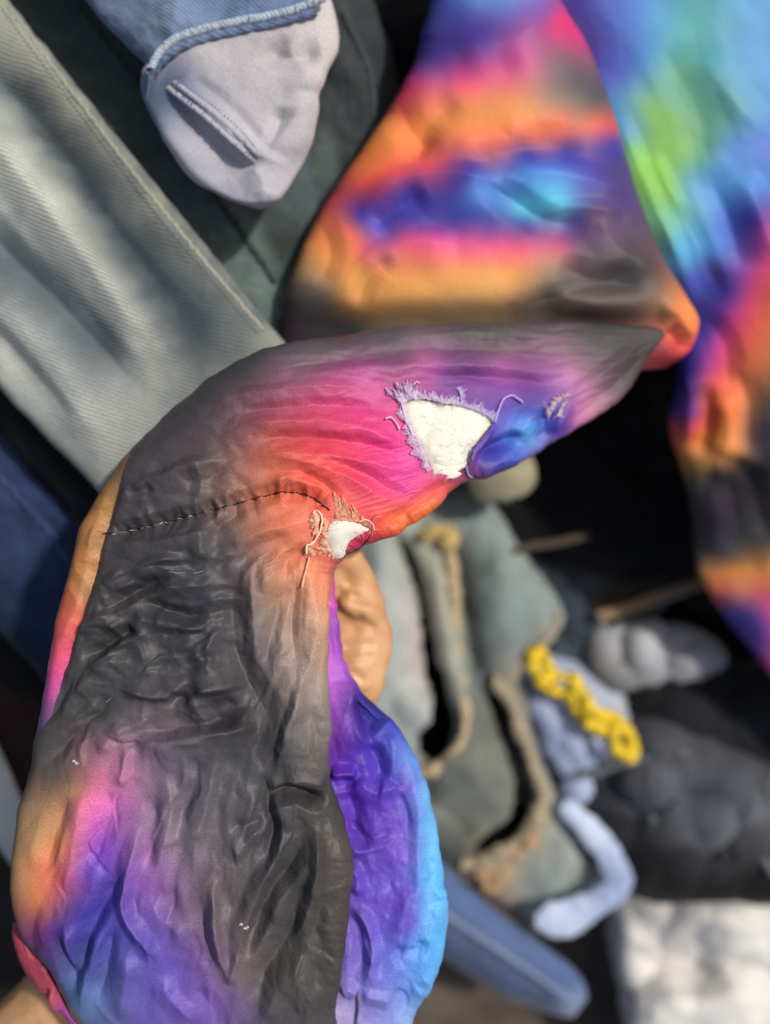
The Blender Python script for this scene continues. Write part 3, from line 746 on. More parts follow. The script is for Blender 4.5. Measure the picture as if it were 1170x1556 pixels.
sheet('leg', [(838, 1170), (890, 1140), (980, 1110), (1040, 1120), (1150, 1165), (1320, 1180), (1320, 1350), (1170, 1352), (1080, 1350), (990, 1345), (920, 1310), (860, 1260)], blz, 'dark_denim', bl, step=4, thick=0.02,
      disp=folds([([(1000, 1225), (1060, 1232), (1110, 1265)], 36, 9, 14, 3), ([(1120, 1250), (1150, 1215), (1200, 1190)], 34, 9, 14, 3), ([(940, 1190), (1010, 1180), (1060, 1140)], 28, 9, 16, 3), ([(1060, 1330), (1130, 1270), (1180, 1260)], 28, 9, 14, 3), ([(880, 1250), (940, 1270), (1000, 1330)], 26, 9, 14, 3), ([(1040, 1150), (1100, 1190), (1140, 1225)], 22, 14, 18, 4), ([(985, 1240), (1010, 1290), (1060, 1320)], 16, 12, 12, 4),
                  ([(900, 1180), (960, 1200), (980, 1240)], -20, 16, 20, 5), ([(1060, 1290), (1120, 1310), (1200, 1300)], -20, 14, 16, 5)], 9, 80, 95, 110, 0.5, (840, 1110, 1300, 1350)),
      colors=[(900, 1220, '#20232b'), (1060, 1170, '#44474e'), (1000, 1225, 1100, 1262, '#5c6067'), (1120, 1245, 1170, 1200, '#5c6067'), (1000, 1290, '#15171c'), (1120, 1300, '#101114'), (1060, 1220, '#31353d'), (1150, 1160, '#3c4048')], edge=0.03, edge_w=14)  # lighter streaks paint highlights onto the fold ridges
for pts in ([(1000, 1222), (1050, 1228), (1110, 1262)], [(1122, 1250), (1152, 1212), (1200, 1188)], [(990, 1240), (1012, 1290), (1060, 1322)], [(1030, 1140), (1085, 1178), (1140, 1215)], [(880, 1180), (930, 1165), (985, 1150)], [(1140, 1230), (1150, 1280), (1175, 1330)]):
    P = smooth_path(pts, 20); cord('seam', W(P[:, 0], P[:, 1], blz(P[:, 0], P[:, 1]) + 0.024), 0.0045, 'denim', bl, 8, 50, 0.0004, '#666a70')  # seams coloured light to stand for highlights on the black denim
o = sheet('olive_rag', [(1010, 1335), (1040, 1318), (1090, 1330), (1150, 1340), (1150, 1356), (1060, 1362), (1015, 1356)], lambda x, y: 0.12 + 0 * x, 'cotton', step=4, thick=0.01, disp=folds([], 8, 25, 97), colors=[(1060, 1340, '#37342c')], edge=0.02, edge_w=10)
tag(o, 'small dark olive rag between the black jeans and the white cloth', 'rag')

# light blue denim with the yellow braid
lb = folds([([(800, 1040), (850, 1110), (890, 1180)], 18, 16, 22, 5), ([(840, 1100), (870, 1150), (900, 1190)], -20, 10, 12, 4), ([(900, 1060), (930, 1120), (930, 1170)], -16, 12, 16, 4)], 7, 45, 101)
o = sheet('light_blue_shirt', [(775, 1025), (815, 1000), (880, 1015), (925, 1045), (945, 1090), (938, 1160), (905, 1190), (912, 1215), (880, 1226), (852, 1205), (858, 1180), (825, 1130)], lambda x, y: 0.19 + 0 * x, 'cotton', step=4, thick=0.012, disp=lb,
          colors=[(820, 1060, 880, 1170, '#a9b8dc'), (900, 1180, '#b6c4e2'), (930, 1080, '#a8b0bc'), (880, 1210, '#9aa5c4'), (800, 1030, '#8a98b4')], wob=2, edge=0.03, edge_w=16)
tag(o, 'light blue shirt lying under the yellow looped braid', 'shirt')
o = sheet('sky_blue_collar', [(845, 1222), (870, 1222), (912, 1256), (950, 1304), (952, 1350), (910, 1384), (856, 1418), (812, 1400), (830, 1376), (885, 1362), (918, 1340), (905, 1300)], lambda x, y: 0.208 + 0 * x, 'cotton', step=3, thick=0.008,
          disp=folds([], 5, 30, 103), colors=[(900, 1280, '#bccae4'), (930, 1340, '#8fa0c4'), (850, 1392, '#bccae6')], wob=4, edge=0.006, edge_w=7)
tag(o, 'pale blue collar edge curling round the lower end of the grey vest', 'collar')
yb = thing('yellow_braid', 'thick yellow looped braid lying on the light blue shirt', 'braid')
A0 = np.array([806., 998.]); A1 = np.array([962., 1140.]); dA = A1 - A0; nA = np.array([-dA[1], dA[0]]) / np.linalg.norm(dA)
for k in range(5):                                   # five crocheted loops, each hooked into the next
    c = A0 + dA * (0.10 + 0.2 * k); t = np.linspace(0, 2 * np.pi, 40); uA = dA / np.linalg.norm(dA); rot = 0.5 * (-1) ** k
    a_ = 25 * np.cos(t); b_ = (10.5 + 2 * math.sin(k * 2.1)) * np.sin(t)
    a2 = a_ * math.cos(rot) - b_ * math.sin(rot); b2 = a_ * math.sin(rot) + b_ * math.cos(rot)
    px = c[None] + uA[None] * a2[:, None] + nA[None] * b2[:, None]
    cord('loop', W(px[:, 0], px[:, 1], 0.232 + 0.006 * np.cos(t + k)), np.abs(RNG.normal(0.0070, 0.0014, 16)), 'yellow_cord', yb, 10, 80, 0.0009)

# blue denim strap and the white cloth, bottom right
sj = thing('blue_denim_leg', 'narrow blue denim trouser leg pointing to the lower right, beside the sleeve end', 'jeans')
BS = [(520, 1330, 600, 1230), (620, 1420, 668, 1306), (680, 1462, 716, 1352), (760, 1510, 792, 1412), (830, 1538, 868, 1470), (862, 1544, 888, 1496), (872, 1545, 892, 1515)]
T = tube([(a, b, c, d, 0.16, t) for (a, b, c, d), t in zip(BS, (.03, .03, .03, .028, .025, .02, .006))], 140, 80, 16,
         folds([([(640, 1390), (720, 1440), (860, 1525)], -16, 8, 12, 4), ([(660, 1350), (750, 1415), (870, 1500)], 10, 14, 14, 5), ([(640, 1410), (720, 1470), (830, 1530)], 10, 8, 8, 4)], 5, 45, 105))
put(T, 'leg', 'denim', sj, paint(T['x'], T['y'], [(650, 1320, 870, 1490, '#4e6592'), (640, 1370, 860, 1510, '#556a92'), (640, 1395, 840, 1528, '#3c4c6c'), (860, 1520, '#7285a4')], r=12))
zz = smooth_path([(620, 1352), (700, 1405), (780, 1458), (872, 1522)], 40)
cord('outer_seam', W(zz[:, 0], zz[:, 1], surf_z(T, zz[:, 0], zz[:, 1], 0.0)), 0.004, 'denim', sj, 8, 60, 0.0003, '#7585a0')
wf0 = folds([([(960, 1360), (1010, 1400), (1080, 1390), (1160, 1420)], 26, 20, 26, 5), ([(950, 1440), (1040, 1470), (1160, 1450)], -26, 20, 24, 6), ([(1000, 1370), (1000, 1450), (980, 1540)], -18, 20, 20, 6), ([(960, 1500), (1060, 1530), (1160, 1500)], 24, 22, 26, 6),
            ([(1090, 1360), (1110, 1420), (1090, 1500)], 20, 22, 22, 6), ([(1040, 1400), (1060, 1440), (1050, 1480)], -18, 14, 18, 5)], 8, 80, 111, 50, 0.2, (930, 1340, 1250, 1600))
wf = lambda x, y: 1.5 * wf0(x, y)
o = sheet('white_cloth', [(924, 1346), (960, 1334), (1010, 1345), (1100, 1352), (1180, 1356), (1420, 1340), (1420, 1750), (985, 1760), (958, 1600), (945, 1500), (930, 1430)], lambda x, y: 0.155 + 0 * x, 'cotton', step=4, thick=0.006, disp=wf,
          colors=[(960, 1400, '#c6c3be'), (1060, 1420, '#cecbc6'), (1100, 1500, '#d2d0ca'), (1150, 1400, '#cccac5'), (980, 1350, '#8f8a86')], edge=0.05, edge_w=12)
tag(o, 'creased white cloth in the lower right corner', 'cloth')

# ------------------------------------------------------------------ the person's arm behind the sleeve
def build_person():
    bm = bmesh.new()
    def ball_chain(pts):
        """overlapping balls along a limb; points are (x, y, height, radius px)"""
        for a, b_ in zip(pts[:-1], pts[1:]):
            L = math.dist(a[:2], b_[:2]); k = max(2, int(L / (min(a[3], b_[3]) * 0.22)))
            for i in range(k + 1):
                t = i / k
                q = [a[j] * (1 - t) + b_[j] * t for j in range(4)]
                c = W(q[0], q[1], q[2]); r = q[3] * (CAM_Z - q[2]) / FPX
                mm = bmesh.ops.create_icosphere(bm, subdivisions=2, radius=r)
                bmesh.ops.translate(bm, verts=mm['verts'], vec=Vector(c))
    # forearm, wrist
    ball_chain([(-320, 1975, .47, 92), (-150, 1790, .475, 90), (84, 1546, .495, 78), (300, 1318, .515, 66), (430, 1180, .525, 57), (500, 1085, .532, 52)])
    # back of the hand: four rays from the wrist to the knuckles
    ball_chain([(515, 1080, .533, 50), (545, 1010, .538, 46), (560, 925, .545, 29)])
    ball_chain([(500, 1070, .530, 50), (540, 1000, .536, 52), (562, 968, .532, 34)])
    ball_chain([(490, 1060, .528, 48), (505, 980, .536, 48), (520, 915, .545, 36)])
    ball_chain([(470, 1050, .528, 46), (470, 970, .535, 46), (478, 912, .545, 34)])
    # fingers bend over at the knuckles and close on the cloth behind the sleeve
    ball_chain([(560, 925, .545, 29), (548, 880, .552, 24), (532, 848, .560, 22), (500, 830, .570, 19), (474, 842, .573, 17)])
    ball_chain([(520, 915, .545, 33), (505, 868, .556, 24), (486, 845, .566, 21), (455, 848, .572, 19), (440, 868, .571, 17)])
    ball_chain([(495, 915, .545, 33), (470, 872, .556, 24), (448, 855, .566, 21), (420, 864, .571, 19), (410, 885, .570, 17)])
    ball_chain([(470, 925, .543, 30), (440, 890, .553, 21), (418, 880, .562, 18), (396, 892, .567, 16), (390, 910, .566, 14)])
    # thumb leaves the side of the palm near its base
    ball_chain([(545, 1040, .538, 40), (572, 985, .540, 25), (578, 960, .545, 21), (560, 930, .556, 19), (530, 912, .565, 17)])
    me = bpy.data.meshes.new('person'); bm.to_mesh(me); bm.free()
    o = link('person', me, 'skin')
    r = o.modifiers.new('union', 'REMESH'); r.mode = 'VOXEL'; r.voxel_size = 0.0016
    s = o.modifiers.new('soft', 'SMOOTH'); s.factor = 0.6; s.iterations = 34
    dg = bpy.context.evaluated_depsgraph_get()
    me2 = bpy.data.meshes.new_from_object(o.evaluated_get(dg))
    o.modifiers.clear(); o.data = me2; bpy.data.meshes.remove(me)
    me2.name = 'person'
    n = len(me2.vertices); co = np.empty(n * 3, np.float32); me2.vertices.foreach_get('co', co); co = co.reshape(-1, 3)
    nr = np.empty(n * 3, np.float32); me2.vertices.foreach_get('normal', nr); nr = nr.reshape(-1, 3)
    k = FPX / (CAM_Z - co[:, 2]); px = co[:, 0] * k + 585; py = 778 - co[:, 1] * k
    h = 2.2 * fbm(px / 40, py / 40, 6, 3)
    for c in ([(500, 890), (540, 912), (570, 915)], [(515, 985), (550, 980), (575, 978)], [(515, 1002), (550, 1000), (572, 996)], [(528, 1018), (548, 1030), (555, 1036)], [(540, 930), (560, 950), (575, 958)]):
        crease(h, px, py, c, -3.4, 4, 5, 2)
    for c in ([(505, 905), (545, 935), (580, 925)], [(520, 1020), (550, 1012), (570, 1010)], [(525, 1040), (550, 1042), (562, 1050)]):
        crease(h, px, py, c, 3.0, 9, 9, 3)
    co += nr * (h * 0.0005 * sstep(-0.1, 0.4, nr[:, 2]))[:, None]
    me2.vertices.foreach_set('co', co.ravel()); me2.update()
    me2.polygons.foreach_set('use_smooth', np.ones(len(me2.polygons), bool))
    if not me2.materials: me2.materials.append(MATS['skin'])
    tag(o, 'bare tanned forearm and hand gripping the sleeve from behind', 'person')
    # short arm hair on the forearm
    hs = []
    up = np.where((nr[:, 2] > 0.2) & (py > 1470) & (px < 130) & (px > -60))[0]
    for i in RNG.choice(up, min(70, len(up)), replace=False):
        d = np.array([0.5, 0.6, 0]) + RNG.normal(0, 0.45, 3); d -= nr[i] * (d @ nr[i]) * 0.8
        p = co[i]; hs.append(([p, p + d * 0.004 + nr[i] * 0.0012, p + d * 0.009 + nr[i] * 0.001], 0.00009))
    h = join_cords('arm_hair', hs, 'hair', o, 4, 5); h['kind'] = 'stuff'
build_person()

# ------------------------------------------------------------------ the puffer jacket
JK = thing('puffer_jacket', 'torn tie-dye puffer jacket in black, orange, pink, purple and blue, sleeve held up', 'jacket')

# ---- jacket front, right
BD = [(700, -160, 1700, -160), (742, -40, 1700, -40), (790, 40, 1700, 40), (835, 150, 1700, 150), (870, 250, 1700, 250), (905, 340, 1700, 340), (950, 410, 1700, 410), (1000, 466, 1700, 466), (1030, 530, 1700, 520),
      (1022, 600, 1690, 590), (1014, 650, 1680, 640), (1036, 715, 1670, 710), (1053, 800, 1660, 800), (1060, 868, 1650, 880), (1100, 935, 1640, 950), (1140, 985, 1630, 1020), (1185, 1042, 1620, 1100), (1260, 1120, 1560, 1160), (1330, 1170, 1450, 1190)]
BDz = [.47, .47, .47, .465, .46, .455, .445, .43, .415, .395, .38, .36, .33, .31, .285, .265, .25, .24, .23]
bd_f0 = folds([
    ([(930, 160), (985, 300), (1040, 420)], 20, 10, 24, 5), ([(985, 230), (1030, 320), (1085, 420)], 16, 8, 18, 4), ([(1010, 290), (1060, 370), (1100, 460)], -15, 8, 14, 4), ([(1000, 320), (1030, 400), (1060, 470)], 12, 8, 12, 4),
    ([(1070, 250), (1110, 330), (1130, 420)], -16, 14, 16, 5), ([(1120, 260), (1150, 330), (1170, 400)], 16, 14, 18, 5), ([(1060, 80), (1110, 160), (1170, 210)], 12, 18, 24, 6), ([(1000, 60), (1060, 160), (1080, 260)], -10, 20, 20, 6),
    ([(1060, 480), (1100, 520), (1110, 600)], -18, 12, 18, 5), ([(1040, 560), (1052, 610), (1045, 680)], 20, 12, 10, 4), ([(1065, 580), (1075, 630), (1060, 700)], -22, 8, 12, 4), ([(1100, 600), (1105, 660), (1090, 700)], 18, 14, 12, 4),
    ([(1120, 560), (1140, 620), (1135, 700)], -20, 12, 14, 4), ([(1060, 720), (1100, 740), (1135, 690)], -26, 14, 20, 5), ([(1075, 740), (1090, 790), (1080, 850)], 20, 14, 18, 4), ([(1110, 720), (1120, 790), (1115, 850)], -18, 14, 14, 4),
    ([(1140, 700), (1150, 760), (1170, 820)], -24, 12, 12, 4), ([(1050, 868), (1110, 866), (1170, 850)], -14, 14, 18, 5), ([(1090, 900), (1140, 930), (1170, 990)], 14, 14, 18, 5)], 0, 130, 121)
def bd_f(x, y):
    h = 0.75 * bd_f0(x, y) + 2.5 * pnoise(x / 60, y / 60, 6)
    crushed(h, np.ones_like(x), x, y, ((4, 1.05, 130, 40, 503), (2, 0.4, 80, 34, 504)))
    return h
T = tube([(a, b, c, d, z, .05 if i < 12 else .035) for i, ((a, b, c, d), z) in enumerate(zip(BD, BDz))], 420, 300, 40, bd_f, puff=0.45)
bcol = [(860, 0, 900, 60, '#44358c'), (925, 30, 945, 110, '#4258b8'), (1000, 20, 985, 90, '#4f97c9'), (1060, 20, 1070, 90, '#52a6a6'), (1150, 10, 1160, 150, '#5298d0'), (1030, 110, 1010, 150, '#62a684'), (1110, 60, 1120, 120, '#549cc0'),
        (995, 165, 1010, 225, '#7ab450'), (1012, 225, 1010, 295, '#7cbb4c'), (1050, 190, 1060, 230, '#6aa872'), (1100, 150, 1105, 190, '#5a9f9c'), (950, 150, 960, 200, '#5294b4'), (965, 230, 990, 310, '#74b968'), (1000, 335, 1005, 360, '#6ab084'),
        (1025, 375, 1040, 400, '#4ea0cc'), (1050, 280, 1065, 330, '#569ebc'), (1110, 230, 1130, 290, '#508cd2'), (1170, 230, 1175, 290, '#4a70cc'), (1085, 340, 1100, 375, '#477bce'), (1045, 420, 1060, 445, '#4259c0'), (1090, 420, 1110, 440, '#433796'), (1135, 345, 1150, 320, '#433698'),
        (1060, 470, 1080, 490, '#433496'), (1175, 335, 1125, 440, '#a0429a'), (1120, 475, 1080, 560, '#d2428f'), (1170, 385, 1130, 480, '#e04878'), (1170, 430, 1110, 560, '#ea5a58'), (1175, 500, 1120, 600, '#ea7447'), (1058, 520, 1050, 550, '#4438a0'), (1035, 600, 1050, 565, '#3c2c90'),
        (1030, 628, 1050, 625, '#7a3c98'), (1018, 655, 1060, 645, '#d84a4c'), (1080, 600, 1075, 640, '#e4603e'), (1050, 690, 1110, 685, '#e8944a'), (1140, 600, 1120, 660, '#e88a50'), (1175, 600, 1150, 660, '#5a4a48'), (1045, 745, 1150, 715, '#3a3336'), (1050, 800, 1130, 790, '#383234'),
        (1055, 845, 1110, 840, '#453e40'), (1170, 760, 1170, 820, '#3c3638'), (1070, 885, 1170, 868, '#e48a44'), (1085, 910, 1170, 900, '#d0505a'), (1100, 930, 1150, 940, '#4c3692'), (1130, 965, 1150, 985, '#543896'), (1175, 930, 1180, 1010, '#e24a90'),
        (1300, 300, '#4a60c0'), (1350, 600, '#d8704a'), (1300, 850, '#4a4044')]
put(T, 'front_panel', 'satin_soft', JK, paint(T['x'], T['y'], bcol, r=22, warp=2.5))

# ---- upper sleeve
US = [(672, -170, 800, -170), (662, -60, 830, -60), (655, 0, 852, 0), (640, 55, 888, 60), (624, 105, 915, 120), (600, 150, 935, 180), (562, 210, 952, 240), (505, 290, 975, 310), (470, 352, 995, 362), (450, 398, 1018, 410),
      (432, 450, 1046, 455), (424, 500, 1062, 490), (430, 545, 1050, 530), (480, 590, 1010, 560)]
USz = [.50, .50, .50, .50, .50, .50, .50, .50, .50, .50, .495, .49, .485, .48]
us_f0 = folds([
    ([(700, 150), (640, 200), (640, 260)], -16, 16, 18, 6), ([(600, 150), (620, 190), (660, 230)], -16, 14, 16, 5), ([(540, 320), (600, 280), (690, 268), (760, 285), (800, 320)], 24, 12, 30, 5),
    ([(560, 350), (600, 320), (650, 290)], -16, 12, 14, 4), ([(700, 265), (740, 240), (800, 225), (900, 215)], -14, 16, 20, 6), ([(720, 270), (780, 300), (830, 330), (900, 340)], -26, 10, 16, 4),
    ([(760, 255), (830, 262), (920, 285), (965, 310)], 18, 14, 20, 6), ([(820, 325), (880, 318), (950, 330)], 16, 8, 14, 4), ([(545, 440), (570, 400), (620, 375), (700, 372)], 18, 12, 24, 5), ([(540, 470), (560, 420), (600, 390)], -14, 10, 10, 4),
    ([(840, 400), (900, 420), (1000, 440)], -16, 12, 16, 5), ([(820, 440), (900, 460), (1000, 462)], 14, 12, 14, 5), ([(780, 470), (880, 440), (990, 400)], -14, 10, 12, 4), ([(900, 330), (940, 380), (1000, 420)], 12, 14, 14, 5),
    ([(690, 90), (760, 70), (840, 30)], 12, 20, 24, 6), ([(640, 130), (720, 120), (800, 90)], -10, 18, 20, 6), ([(640, 200), (720, 215), (820, 200)], 10, 20, 20, 6), ([(480, 330), (500, 380), (480, 440)], -16, 12, 16, 5),
    ([(1000, 460), (1030, 480), (1050, 520)], 20, 10, 12, 4), ([(1010, 500), (1030, 515), (1040, 540)], -28, 8, 10, 4)], 0, 130, 131)
def us_f(x, y):
    h = 0.75 * us_f0(x, y) + 2.5 * pnoise(x / 60, y / 60, 5)
    crushed(h, np.ones_like(x), x, y, ((3.0, 0.1, 140, 60, 501),))
    return h
T = tube([(a, b, c, d, z, .055 if i < 11 else .04) for i, ((a, b, c, d), z) in enumerate(zip(US, USz))], 460, 400, 40, us_f, puff=0.5)
ucol = [(655, 12, 700, 4, '#4a5cb4'), (720, 0, 760, -4, '#5480c8'), (640, 62, 730, 40, '#44338a'), (645, 92, 740, 70, '#553a92'), (770, 62, 835, 20, '#8a4290'), (842, 25, 872, 62, '#c4326e'), (850, 85, 890, 95, '#7c4c60'),
        (618, 126, 700, 112, '#e03c7c'), (700, 112, 800, 92, '#ca4c8c'), (600, 150, 612, 155, '#da484f'), (590, 182, 700, 165, '#ea8244'), (700, 165, 790, 158, '#e28a4c'), (835, 150, '#96705c'), (870, 120, 915, 150, '#564b52'), (890, 165, '#7a5c54'),
        (540, 248, 650, 205, '#ea7e3c'), (700, 195, 800, 182, '#e88648'), (640, 245, 720, 222, '#e25450'), (720, 222, 900, 190, '#e0644e'), (935, 195, '#c04a5c'), (715, 252, 800, 230, '#46308f'), (800, 230, 930, 218, '#463596'),
        (490, 306, 560, 286, '#da4a44'), (560, 286, 650, 262, '#d04660'), (545, 325, 620, 292, '#46339a'), (620, 292, 700, 282, '#463896'), (720, 290, 790, 282, '#4a7ccc'), (790, 275, 855, 276, '#5694de'), (795, 308, 850, 313, '#52bcd2'), (880, 255, 900, 285, '#4a48a8'),
        (930, 262, 955, 300, '#453370'), (590, 346, 640, 336, '#54409e'), (640, 336, 800, 345, '#46358f'), (800, 345, 880, 342, '#4e3a84'), (576, 350, '#6a54b8'), (470, 330, 480, 370, '#ea8a48'), (530, 350, 545, 372, '#ea6e58'),
        (555, 382, 620, 370, '#e05a74'), (620, 370, 800, 370, '#da4484'), (800, 370, 850, 376, '#c04a70'), (500, 402, 600, 418, '#ea954f'), (600, 418, 780, 410, '#ea954f'), (840, 402, '#a87e66'), (540, 452, 640, 452, '#e0984f'), (640, 452, 770, 445, '#d89a5c'),
        (460, 405, '#b08658'), (900, 330, 930, 350, '#583f62'), (890, 385, 920, 390, '#554550'), (950, 390, 980, 430, '#453c3d'), (850, 432, 900, 440, '#554a46'), (1000, 468, '#9a6c50'), (1035, 470, 1048, 490, '#ea8242'), (1035, 525, 1048, 530, '#dc4a48'), (1030, 550, '#8a2028'),
        (440, 455, 470, 470, '#4a4040'), (500, 490, 540, 495, '#403b3b'), (600, 488, 720, 482, '#8a7458'), (800, 472, 860, 470, '#6c5e54'), (490, 445, '#6a5a50'), (700, 560, '#454040')]
put(T, 'upper_sleeve', 'satin_soft', JK, paint(T['x'], T['y'], ucol, r=12, warp=2.5))

# ---- forearm part of the sleeve, folded over towards the viewer
FS = [(1004, 500, 1010, 512, .525, .006), (975, 494, 985, 545, .53, .012), (900, 490, 945, 603, .54, .020), (800, 488, 852, 668, .555, .026), (700, 490, 770, 711, .572, .030), (600, 497, 706, 733, .585, .034),
      (500, 512, 668, 764, .594, .038), (400, 532, 622, 795, .601, .040), (300, 588, 578, 820, .607, .040), (200, 682, 535, 840, .611, .040), (132, 780, 512, 862, .614, .038), (101, 880, 503, 892, .616, .037), (80, 975, 498, 985, .617, .036), (57, 1110, 499, 1115, .618, .036), (42, 1180, 500, 1182, .618, .036), (33, 1215, 514, 1212, .618, .036),
      (27, 1245, 522, 1240, .618, .036), (16, 1335, 524, 1330, .617, .036), (28, 1415, 517, 1425, .615, .035), (78, 1478, 513, 1490, .612, .034), (112, 1538, 511, 1545, .608, .033), (170, 1600, 509, 1610, .60, .03), (220, 1690, 507, 1690, .59, .026)]
